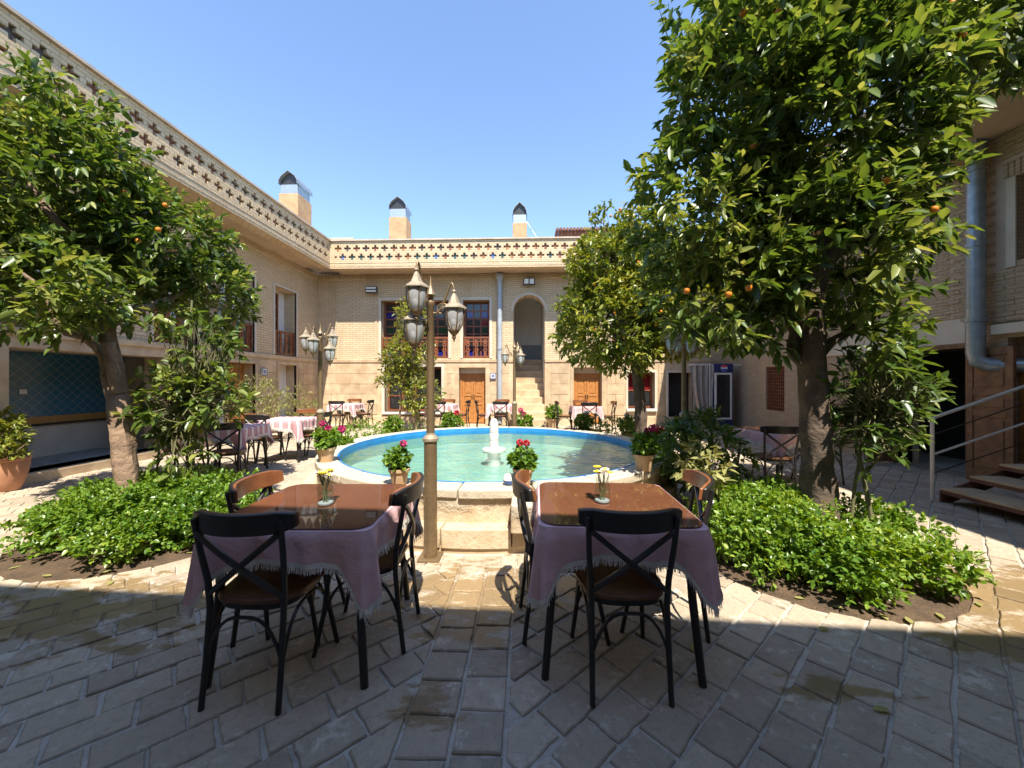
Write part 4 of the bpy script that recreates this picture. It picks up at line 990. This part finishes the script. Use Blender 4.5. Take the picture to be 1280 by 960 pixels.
def geranium(x, y, z, s, where, col, seed, heads=2, pot='pot_clay'):
    g_ = random.Random(seed)
    o = thing('potted_geranium', ('red' if col == 'petal_red' else 'pink' if col == 'petal_pink' else 'leafy') + (' geranium' if col else ' green plant') + ' in a clay pot ' + where, 'potted plant', (x, y, z), 0, 'potted plants round the court')
    MB().lathe([(.075 * s, 0), (.105 * s, .15 * s), (.118 * s, .152 * s), (.122 * s, .185 * s), (.108 * s, .186 * s), (.1 * s, .16 * s), (.001, .158 * s)], 26, (x, y, z)).build('pot', pot, o, True)
    MB().lathe([(.1 * s, .16 * s), (.001, .17 * s)], 20, (x, y, z)).build('soil', 'soil', o)
    foliage('leaves', 'leaf_hedge', o, shoots([(x, y, z + .29 * s, .13 * s, .13 * s, .12 * s)], 15000 / s ** 2.2, seed, 7, .042 * s ** .5, .036 * s ** .5, .05 * s, .2, up=.5, tintbase=.35), .2, .12)
    if col:
        for k in range(heads):
            a = g_.uniform(0, 6.28); r_ = .07 * s * g_.random() + .02; hx, hy, hz = x + r_ * math.cos(a), y + r_ * math.sin(a), z + (.41 + .08 * g_.random()) * s
            st_ = MB().tube([(x, y, z + .2 * s), (hx, hy, hz)], .004, 5).build('flower_stalk', 'stem', o)
            n = 90; gg = np.random.default_rng(seed * 7 + k); q = gg.normal(size=(n, 3)); q /= np.linalg.norm(q, axis=1, keepdims=True)
            me = leaf_mesh('flower_head', np.array([hx, hy, hz]) + q * .022 * s - np.array([x, y, z]), q + gg.normal(size=(n, 3)) * .5, gg.normal(size=(n, 3)), np.full(n, .024 * s), np.full(n, .022 * s), np.zeros(n)); me.materials.append(MATS[col])
            link('flower_head', me, st_)
RZ = .503
for i, (x, y, s, where, col, hd) in enumerate([
        (-1.16, 3.5, .82, 'on the pool rim behind the lamp post table', 'petal_pink', 1), (-.02, 3.53, .82, 'on the pool rim beside the blue and white ball', 'petal_red', 2),
        (-2.35, 4.46, .95, 'on the pool rim towards the young tree', 'petal_pink', 3), (1.26, 4.15, .95, 'on the pool rim towards the large tree', 'petal_pink', 2)]):
    geranium(x, y, RZ, s, where, col, 20 + i, hd)
for i, (x, y, s, where, col, hd) in enumerate([
        (-2.85, 5.75, 1.5, 'on the paving by the striped tables', 'petal_pink', 3), (2.02, 5.9, 1.6, 'on the paving by the lamp post near the shrubs', 'petal_red', 3),
        (-3.1, 8.9, 1.5, 'behind the pool beside the low bush', None, 0), (-1.7, 8.9, 1.7, 'behind the pool before the wooden door', 'petal_red', 1), (-.05, 9.2, 1.6, 'behind the pool by the stairway lamp post', 'petal_pink', 3),
        (.85, 11.9, 1.7, 'at the foot of the stairway', None, 0), (1.45, 9.5, 1.5, 'behind the pool before the dark table', 'petal_white', 2), (2.4, 9.0, 1.5, 'behind the slender trunk by the pool', 'petal_white', 3)]):
    geranium(x, y, 0, s, where, col, 40 + i, hd)
b = thing('painted_ball', 'small white ball with blue painted base on the pool rim', 'ball', (-.15, 3.52, RZ))
MB().lathe([(.035, .0), (.05, .02), (.056, .05)], 24, (-.15, 3.52, RZ)).build('base', 'ceramic_blue', b, True); MB().lathe([(.056, .0501), (.053, .075), (.038, .098), (.015, .107), (.001, .108)], 24, (-.15, 3.52, RZ)).build('cap', 'marble', b, True)
# the big terracotta pot before the alcove
px, py = -6.9, 4.9
bp = thing('terracotta_urn', 'large terracotta pot with a sprawling bush before the tiled alcove', 'potted plant', (px, py, 0))
MB().lathe([(.12, 0), (.14, .02), (.2, .2), (.235, .38), (.23, .44), (.25, .46), (.25, .5), (.22, .5), (.21, .44), (.001, .43)], 32, (px, py, 0)).build('pot', 'terracotta', bp, True)
foliage('leaves', 'leaf_bright', bp, shoots([(px - .08, py, .85, .25, .25, .28), (px + .1, py - .08, .64, .2, .2, .1)], 1500, 77, 9, .07, .045, .12, .2, tintbase=.6))
MB().tube([(px, py, .43), (px + .2, py - .1, .55), (px + .52, py - .15, .72)], [.012, .01, .006], 6).tube([(px, py, .43), (px - .05, py, .8)], .014, 6).build('stems', 'bark', bp)

bp.scale = (.82, .82, .9)
# ------------------------------------------------------------------ trees
def limb(m_, a, b, r0, r1, seed, wob=.08, n=9):
    g_ = random.Random(seed); a, b = Vector(a), Vector(b); pts = []; rr_ = []
    L_ = (b - a).length
    for i in range(n + 1):
        f = i / n; q = a.lerp(b, f) + Vector((noise.noise((seed, f * 3, 0)), noise.noise((seed, f * 3, 5)), noise.noise((seed, f * 3, 9)))) * wob * L_ * math.sin(math.pi * f) * 1.6
        pts.append(q); rr_.append((r0 + (r1 - r0) * f) * (1 + .1 * noise.noise((seed + 3, f * 8, 1))))
    m_.tube(pts, rr_, 10); return pts
def trunk_obj(parent, pts, rad, mat, seed, n=20):
    """knobbly trunk from control points"""
    P_ = []; R_ = []; q = 8
    for i in range(len(pts) - 1):
        for k in range(q):
            f = k / q; P_.append(Vector(pts[i]).lerp(Vector(pts[i + 1]), f)); R_.append(rad[i] + (rad[i + 1] - rad[i]) * f)
    P_.append(Vector(pts[-1])); R_.append(rad[-1])
    for _ in range(3): P_[1:-1] = [(P_[i - 1] + P_[i] * 2 + P_[i + 1]) / 4 for i in range(1, len(P_) - 1)]
    m_ = MB().tube(P_, R_, n); out = []
    for i, v in enumerate(m_.v):
        c_ = P_[i // n]; d = Vector(v) - c_; k = 1 + .22 * noise.noise(Vector(v) * 5 + Vector((seed, 0, 0))) + .12 * noise.noise(Vector(v) * 13) + .07 * math.sin(math.atan2(d.y, d.x) * 5 + seed + v[2] * 2)
        out.append(tuple(c_ + d * k))
    m_.v = out
    return m_.build('trunk', mat, parent, True)
def oranges(parent, spots):
    for (x, y, z) in spots:
        o = MB().lathe([(.002, -.024), (.015, -.021), (.023, -.008), (.025, .003), (.021, .016), (.011, .022), (.002, .023)], 14, (x, y, z)).build('orange_fruit', 'orange', parent, True)
def on_lobes(lobes, n, seed):
    g_ = random.Random(seed); out = []
    for k in range(n):
        c_ = g_.choice(lobes); a = g_.uniform(-2.6, -.5); b = g_.uniform(-.4, .8); f = .97
        out.append((c_[0] + c_[3] * f * math.cos(b) * math.cos(a), c_[1] + c_[4] * f * math.cos(b) * math.sin(a), c_[2] + c_[5] * f * math.sin(b)))
    return out
# leaning tree
LT = thing('orange_tree', 'leaning orange tree with pale pruned trunk, lime-washed at its foot, in the hedge bed', 'tree', (-3.72, 3.5, 0))
trunk_obj(LT, [(-3.70, 3.5, -.05), (-3.76, 3.52, .35), (-3.86, 3.56, .9), (-4.0, 3.6, 1.5), (-4.12, 3.62, 2.1), (-4.3, 3.68, 2.9)], [.135, .1, .086, .08, .07, .05], 'bark', 2)
MB().lathe([(.138, .0), (.122, .3), (.116, .45)], 20, (-3.735, 3.512, 0), cap=False).build('lime_wash', 'pink_lime', LT, True)
lobes = [(-4.75, 3.7, 3.4, .8, .85, .75), (-4.15, 4.2, 3.0, .68, .7, .55), (-3.95, 4.6, 2.55, .48, .55, .42), (-4.35, 3.2, 2.25, .68, .48, .4), (-3.8, 3.75, 2.3, .34, .4, .3), (-5.4, 4.0, 2.9, .8, .8, .7), (-4.55, 3.6, 4.05, .35, .4, .35)]
lm = MB()
for k, (a, b, r0) in enumerate([((-4.1, 3.62, 2.0), (-3.8, 4.6, 2.75), .06), ((-4.2, 3.65, 2.5), (-4.9, 3.5, 3.6), .065), ((-4.0, 3.6, 1.6), (-4.3, 3.1, 2.4), .05), ((-4.3, 3.68, 2.9), (-4.0, 4.3, 3.5), .05), ((-4.25, 3.66, 2.7), (-5.4, 4, 3.0), .05)]): limb(lm, a, b, r0, .015, k + 1)
lm.build('limbs', 'bark', LT, True)
cs = MB().tube([(-3.92, 3.57, 1.35), (-3.9, 3.5, 1.62), (-3.9, 3.47, 1.82)], [.06, .05, .046], 12).build('pruned_stub', 'bark', LT, True); MB().lathe([(.044, 0), (.001, .004)], 12, (-3.9, 3.47, 1.822)).build('cut_face', 'cut_wood', LT)
foliage('crown', 'leaf_citrus', LT, shoots(lobes, 430, 11, 9, .105, .047, .2, .4, .24, tintbase=.5, tvar=.36))
oranges(LT, on_lobes(lobes[:4], 12, 5))
# young tree behind it
YT_ = thing('young_tree', 'young citrus tree with thin bare stem beside the leaning tree', 'tree', (-3.42, 3.9, 0))
MB().tube([(-3.42, 3.9, -.03), (-3.45, 3.88, .5), (-3.5, 3.87, 1.1), (-3.5, 3.88, 1.6), (-3.48, 3.9, 2.3)], [.028, .025, .02, .016, .01], 9).build('trunk', 'stem', YT_, True)
foliage('crown', 'leaf_citrus', YT_, shoots([(-3.62, 3.85, 1.22, .36, .32, .38), (-3.3, 3.95, 1.3, .28, .26, .28), (-3.4, 3.95, 1.8, .26, .24, .3), (-3.5, 3.8, .75, .16, .16, .22)], 620, 12, 9, .1, .045, .13, .35, .05, tintbase=.5, tvar=.3))
# large tree
RT = thing('orange_tree', 'large dense orange tree with thick dark upright trunk by the railed steps', 'tree', (2.56, 3.42, 0))
trunk_obj(RT, [(2.58, 3.42, -.05), (2.56, 3.43, .3), (2.53, 3.43, .8), (2.5, 3.43, 1.4), (2.48, 3.45, 2.0), (2.45, 3.45, 2.7)], [.19, .14, .115, .105, .1, .08], 'bark_dark', 6)
lobes = [(1.95, 3.5, 4.0, .6, .75, .8), (1.62, 3.65, 3.05, .6, .65, .58), (1.75, 3.5, 2.3, .56, .55, .5), (2.7, 3.4, 3.8, .72, .75, .85), (2.6, 3.35, 2.6, .62, .6, .6), (3.15, 3.5, 2.1, .25, .3, .3), (4.2, 3.6, 4.6, .95, .7, .4), (3.7, 3.8, 2.8, .2, .22, .28), (3.15, 3.5, 3.0, .34, .4, .5), (2.72, 3.2, 1.75, .3, .28, .24), (2.2, 3.6, 2.0, .4, .4, .3), (2.3, 3.6, 4.9, .9, .8, .5), (3.3, 3.5, 4.3, .5, .6, .5)]
lm = MB()
for k, (a, b, r0) in enumerate([((2.49, 3.44, 1.7), (1.7, 3.6, 3.1), .07), ((2.48, 3.45, 2.0), (3.0, 3.4, 3.6), .075), ((2.46, 3.45, 2.5), (1.95, 3.5, 4.1), .06), ((2.47, 3.45, 2.3), (4.2, 3.7, 4.3), .06), ((2.5, 3.44, 1.6), (3.2, 3.5, 2.3), .045), ((2.5, 3.44, 1.5), (1.95, 3.45, 2.3), .045), ((2.7, 3.45, 2.6), (4.0, 3.9, 3.0), .035)]): limb(lm, a, b, r0, .015, k + 11)
lm.build('limbs', 'bark_dark', RT, True)
foliage('crown', 'leaf_citrus', RT, shoots(lobes, 430, 13, 9, .11, .048, .2, .38, .24, tintbase=.47, tvar=.36))
oranges(RT, on_lobes(lobes[:5], 13, 6))
# sapling in the same bed
SP = thing('sapling', 'slender leafy sapling with leaning stems beside the thick dark trunk', 'tree', (2.85, 3.3, 0))
MB().tube([(2.85, 3.2, -.03), (2.8, 3.25, .5), (2.74, 3.3, 1.0), (2.8, 3.35, 1.4)], [.018, .016, .014, .01], 8).tube([(2.68, 3.3, -.03), (2.74, 3.3, .6), (2.85, 3.3, 1.2)], [.014, .012, .008], 8).build('trunk', 'stem', SP, True)
foliage('crown', 'leaf_citrus', SP, shoots([(2.95, 3.35, 1.3, .36, .3, .38), (3.2, 3.45, 1.35, .22, .22, .25), (2.75, 3.3, 1.0, .2, .2, .22)], 420, 14, 8, .1, .045, .16, .3, .08, tintbase=.3))
# slender tree beyond the pool
MT = thing('orange_tree', 'round-crowned yellowish orange tree with slender trunk at the far side of the pool', 'tree', (2.25, 7.6, 0))
trunk_obj(MT, [(2.25, 7.6, -.05), (2.26, 7.6, .6), (2.22, 7.6, 1.3), (2.15, 7.6, 2.0), (2.05, 7.6, 3.0)], [.14, .115, .105, .1, .07], 'bark_dark', 9)
lobes = [(1.72, 7.5, 2.6, 1.12, 1.0, .95), (1.75, 7.6, 3.6, .9, .85, .8), (1.65, 7.8, 4.45, .4, .4, .55), (3.0, 7.6, 2.9, 1.0, 1, .95), (2.5, 7.6, 4.2, .8, .7, .7)]
lm = MB()
for k, (a, b) in enumerate([((2.15, 7.6, 1.9), (1.3, 7.4, 2.8)), ((2.1, 7.6, 2.4), (2.0, 7.6, 4.0)), ((2.15, 7.6, 2.0), (3.0, 7.6, 3.0)), ((2.05, 7.6, 3), (1.6, 7.8, 4.6))]): limb(lm, a, b, .05, .012, k + 31)
lm.build('limbs', 'bark_dark', MT, True)
foliage('crown', 'leaf_bright', MT, shoots(lobes, 330, 15, 9, .1, .048, .16, .5, .16, tintbase=.6, tvar=.36))
oranges(MT, on_lobes(lobes[:3], 14, 9))
# small climbing tree by the balcony
VT = thing('small_tree', 'small yellow-green tree growing up before the balcony behind the lamp post', 'tree', (-3.25, 10.7, 0))
MB().tube([(-3.55, 10.7, 0), (-3.5, 10.7, 1.0), (-3.3, 10.75, 2.4), (-3.2, 10.8, 3.6)], [.03, .028, .02, .01], 7).tube([(-3.05, 10.7, 0), (-3.1, 10.7, .8), (-3.3, 10.7, 2.0)], [.035, .03, .02], 7).build('trunk', 'bark', VT, True)
foliage('crown', 'leaf_bright', VT, shoots([(-3.35, 10.75, 2.2, .72, .5, .55), (-3.25, 10.8, 3.3, .42, .35, .6), (-3.65, 10.7, 1.5, .45, .4, .42), (-2.95, 10.7, 1.1, .55, .4, .55)], 420, 16, 8, .085, .048, .15, .2, .12, tintbase=.66, tvar=.3))
# thin shrubs by the long wing
for i, (x, y, s, lab) in enumerate([(-6.3, 8.9, 1.0, 'wispy pale shrub before the wooden door under the balconies'), (-5.9, 9.9, .85, 'wispy pale shrub before the blank window recess')]):
    o = thing('wispy_shrub', lab, 'shrub', (x, y, 0), 0, 'wispy shrubs by the long wing')
    foliage('foliage', 'leaf_pale', o, shoots([(x, y, .75 * s + .2, .55 * s, .45 * s, .6 * s)], 330, 50 + i, 9, .06, .026, .2, .1, .1, tintbase=.5))
    m_ = MB()
    for k in range(7): m_.tube([(x, y, 0), (x + .4 * s * math.cos(k * 1.1), y + .35 * s * math.sin(k * 1.1), (.7 + .09 * k) * s)], [.012, .004], 5)
    m_.build('stems', 'stem', o)
def bush(x, y, z, rx, ry, rz, lab, mat, seed, per, L=.05, W=.03, tb=.5, name='leafy_bush'):
    o = thing(name, lab, 'shrub', (x, y, 0)); foliage('foliage', mat, o, shoots([(x, y, z, rx, ry, rz)], per, seed, 8, L, W, .1, .3, tintbase=tb))
    m_ = MB()
    for k in range(6): m_.tube([(x, y, 0), (x + rx * .5 * math.cos(k), y + ry * .5 * math.sin(k), z)], [.01, .005], 5)
    m_.build('stems', 'stem', o); return o
bush(-3.45, 8.25, .3, .5, .35, .3, 'low bright green bush behind the pool by the clay pots', 'leaf_hedge', 61, 900)
bush(-2.6, 9.6, .22, .6, .3, .2, 'low dark ground shrub at the foot of the small tree', 'leaf_citrus', 62, 700)
bush(2.0, 8.6, .3, .6, .35, .32, 'mixed low shrub at the foot of the slender trunk', 'leaf_hedge', 63, 700)
bush(2.5, 6.3, .32, .35, .5, .35, 'light green shrub beside the lamp post and potted red geranium', 'leaf_bright', 64, 800, tb=.6)
bush(2.0, 4.5, .62, .48, .4, .42, 'broad-leaved dark shrub between the pool lamp post and the hedge', 'leaf_citrus', 65, 420, .13, .045, .42, 'broad_leaved_shrub')
bush(1.62, 3.6, .66, .17, .15, .2, 'yellow-variegated sprig rising from the hedge beside the table', 'leaf_pale', 66, 1800, .085, .032, .7, 'variegated_shrub')

# ------------------------------------------------------------------ planting beds with clipped hedges
def hedge(bi, lab, seed, hgt):
    bx, by, br = BEDS[bi]
    so_ = MB().lathe([(br + .01, -.012), (br - .05, .0), (br * .6, .03), (.001, .04)], 56, (bx, by, 0), cap=False).build('soil_bed', 'soil', None, True); tag(so_, kind='structure')
    o = thing('hedge', lab, 'hedge', (bx, by, 0), 0, 'round hedge beds')
    g_ = np.random.default_rng(seed); lob = []
    for k in range(80):
        a = g_.uniform(0, 6.283); r_ = (br - .13) * math.sqrt(g_.random()); h_ = hgt * (.62 + .38 * (1 - (r_ / br) ** 3)) * g_.uniform(.8, 1.12)
        lob.append((bx + r_ * math.cos(a), by + r_ * math.sin(a), h_ * .6, .2, .2, h_ * .46))
    foliage('foliage', 'leaf_hedge', o, shoots(lob, 3000, seed, 7, .038, .025, .06, .55, .12, up=.55, tintbase=.48, tvar=.34), .1, .15)
    m_ = MB()
    for k in range(150):
        a = g_.uniform(0, 6.283); r_ = (br - .3) * math.sqrt(g_.random()); x, y = bx + r_ * math.cos(a), by + r_ * math.sin(a); m_.tube([(x, y, -.01), (x + g_.uniform(-.08, .08), y + g_.uniform(-.08, .08), hgt * .55)], [.006, .003], 5)
    m_.build('stems', 'bark_dark', o)
hedge(0, 'round low bright green hedge at the foot of the leaning pale trunk', 21, .46)
hedge(1, 'round low bright green hedge at the foot of the thick dark trunk', 22, .47)
rl = np.random.default_rng(5)
for k, (x, y) in enumerate([(.93, 2.15), (2.3, 2.37), (2.95, 2.62), (1.7, 2.3), (-2.95, 2.62), (1.6, 1.75)] + [(BEDS[k % 2][0] + (BEDS[k % 2][2] - .05) * math.cos(a), BEDS[k % 2][1] + (BEDS[k % 2][2] - .05) * math.sin(a)) for k, a in enumerate([-2.5, -2.2, -2.0, -1.7, -1.5, -1.3, -1.1, -.8, -.6, -.4, -2.8, -1.9])]):
    n_ = np.array([[x, y, .012]]); me = leaf_mesh('fallen_leaf', n_ * 0, rl.normal(size=(1, 3)) * np.array([1, 1, .05]), np.array([[0, 0, 1.]]), np.array([.075]), np.array([.038]), np.array([.95]), -.02, .1); me.materials.append(MATS['leaf_pale'])
    o = link('fallen_leaf', me); o.location = (x, y, .01); tag(o, 'yellowed leaf lying on the ground near a hedge bed', 'leaf', 'fallen leaves on the paving')

# ------------------------------------------------------------------ fridge, curtain, railed steps
fr = thing('drinks_fridge', 'blue drinks fridge with glass door in the far corner beside the curtain', 'fridge', (6.0, 12.0, 0))
MB().box(5.72, 6.3, 11.9, 12.5, .05, 2.0).build('cabinet', 'fridge_blue', fr, bevel=.02)
MB().box(5.735, 5.79, 11.86, 11.899, .3, 1.72).box(6.19, 6.245, 11.86, 11.899, .3, 1.72).box(5.79, 6.19, 11.86, 11.899, 1.66, 1.72).box(5.79, 6.19, 11.86, 11.899, .3, .36).build('door_frame', 'white_paint', fr, bevel=.005)
MB().box(5.79, 6.19, 11.87, 11.898, .36, 1.66).build('door_glass', 'glass_dark', fr)
MB().box(5.72, 6.29, 11.88, 11.899, 1.74, 1.98).build('header', 'fridge_blue', fr)
def disc(c_, r_, a0, a1, mat, nm, d):                   # round emblem on the side panel that faces the court
    pts = [(c_[0] + r_ * math.cos(a0 + (a1 - a0) * k / 16), c_[1] + r_ * math.sin(a0 + (a1 - a0) * k / 16)) for k in range(17)]
    MB().prism(pts, 5.72 - d, 5.7195, 0).build(nm, mat, fr)
    MB().prism([(q[0] - 12.2 + 6.02, q[1]) for q in pts], 11.88 - d, 11.8795, 1).build(nm, mat, fr)
disc((12.2, 1.86), .1, 0, 6.283, 'logo_white', 'emblem', .002); disc((12.2, 1.86), .094, .25, 2.9, 'logo_red', 'emblem', .004); disc((12.2, 1.86), .094, 3.4, 6.05, 'logo_blue', 'emblem', .004)
cu = thing('curtain', 'long beige curtain gathered beside the fridge in the far corner', 'curtain', (5.35, 11.9, 0))
m_ = MB(); K = 60
for i in range(K):
    for f0, f1 in [(k / 6, (k + 1) / 6) for k in range(6)]:
        def cp(i_, f): s_ = i_ / K; wd = .75 - .3 * f ** 1.5; return (5.05 + s_ * wd + .25 * f ** 2, 11.95 + .05 * math.sin(s_ * 26 + f), 1.95 - 1.6 * f)
        m_.add([cp(i, f0), cp(i + 1, f0), cp(i + 1, f1), cp(i, f1)], [(0, 1, 2, 3)])
m_.build('drape', 'curtain', cu, True, fix=False); MB().tube([(5.0, 11.95, 1.96), (6.55, 11.95, 1.96)], .018, 8).build('curtain_rod', 'white_paint', cu, True)
MB().tube([(5.62, 11.95, 0), (5.62, 11.95, 2.0)], .022, 8).build('post', 'white_paint', cu, True)
rs = thing('railed_steps', 'metal-framed steps with pale tubular railings leading to the shaded wing', 'steps', (5.6, 4.4, 0))
for k in range(5):
    x0 = 4.98 + .34 * k; MB().box(x0, x0 + .38, 3.98, 4.8, .15 + .145 * k, .18 + .145 * k).build('tread', 'stone', rs, bevel=.006); MB().box(x0, x0 + .38, 3.975, 4.805, .11 + .145 * k, .149 + .145 * k).build('tread_frame', 'rust', rs)
for y_ in (3.99, 4.79): MB().add([(4.98, y_, 0), (5.1, y_, 0), (6.7, y_, .62), (6.7, y_, .78), (4.98, y_, .12), (4.98, y_ + .02, 0), (5.1, y_ + .02, 0), (6.7, y_ + .02, .62), (6.7, y_ + .02, .78), (4.98, y_ + .02, .12)], [(0, 1, 2, 3, 4), (5, 9, 8, 7, 6), (0, 5, 6, 1), (1, 6, 7, 2), (2, 7, 8, 3), (3, 8, 9, 4), (4, 9, 5, 0)]).build('stringer', 'rust', rs)
for y_ in (3.93, 4.86):
    sl_ = .36; rl_ = MB().tube([(4.95, y_, 0), (4.95, y_, .97), (4.96, y_, 1.0), (4.99, y_, 1.02), (6.6, y_, 1.02 + 1.61 * sl_)], .02, 10).build('railing', 'rail_paint', rs, True)
    MB().tube([(4.95, y_, .56), (6.6, y_, .56 + 1.65 * sl_)], .014, 8).build('mid_rail', 'rail_paint', rl_, True)
    for z_ in (.33, .8): MB().tube([(4.95, y_, z_), (6.6, y_, z_ + 1.65 * sl_)], .007, 6).build('thin_bar', 'metal_black', rl_, True)
    MB().tube([(6.55, y_, .6), (6.55, y_, 1.58)], .02, 10).build('rail_post', 'rail_paint', rl_, True)

for k, (a, b) in enumerate((((-.02, 13.6, 7.3), (1.1, 13.4, 5.98)), ((.02, 13.75, 7.2), (.75, 13.3, 5.98)))):
    wr = MB().tube([a, tuple((a[i] + b[i]) / 2 - (.06 if i == 2 else 0) for i in range(3)), b], .008, 5).build('guy_wire', 'galvanised', None); tag(wr, 'thin wire stretched from the short chimney down to the roof edge', 'wire', 'wires on the roof')
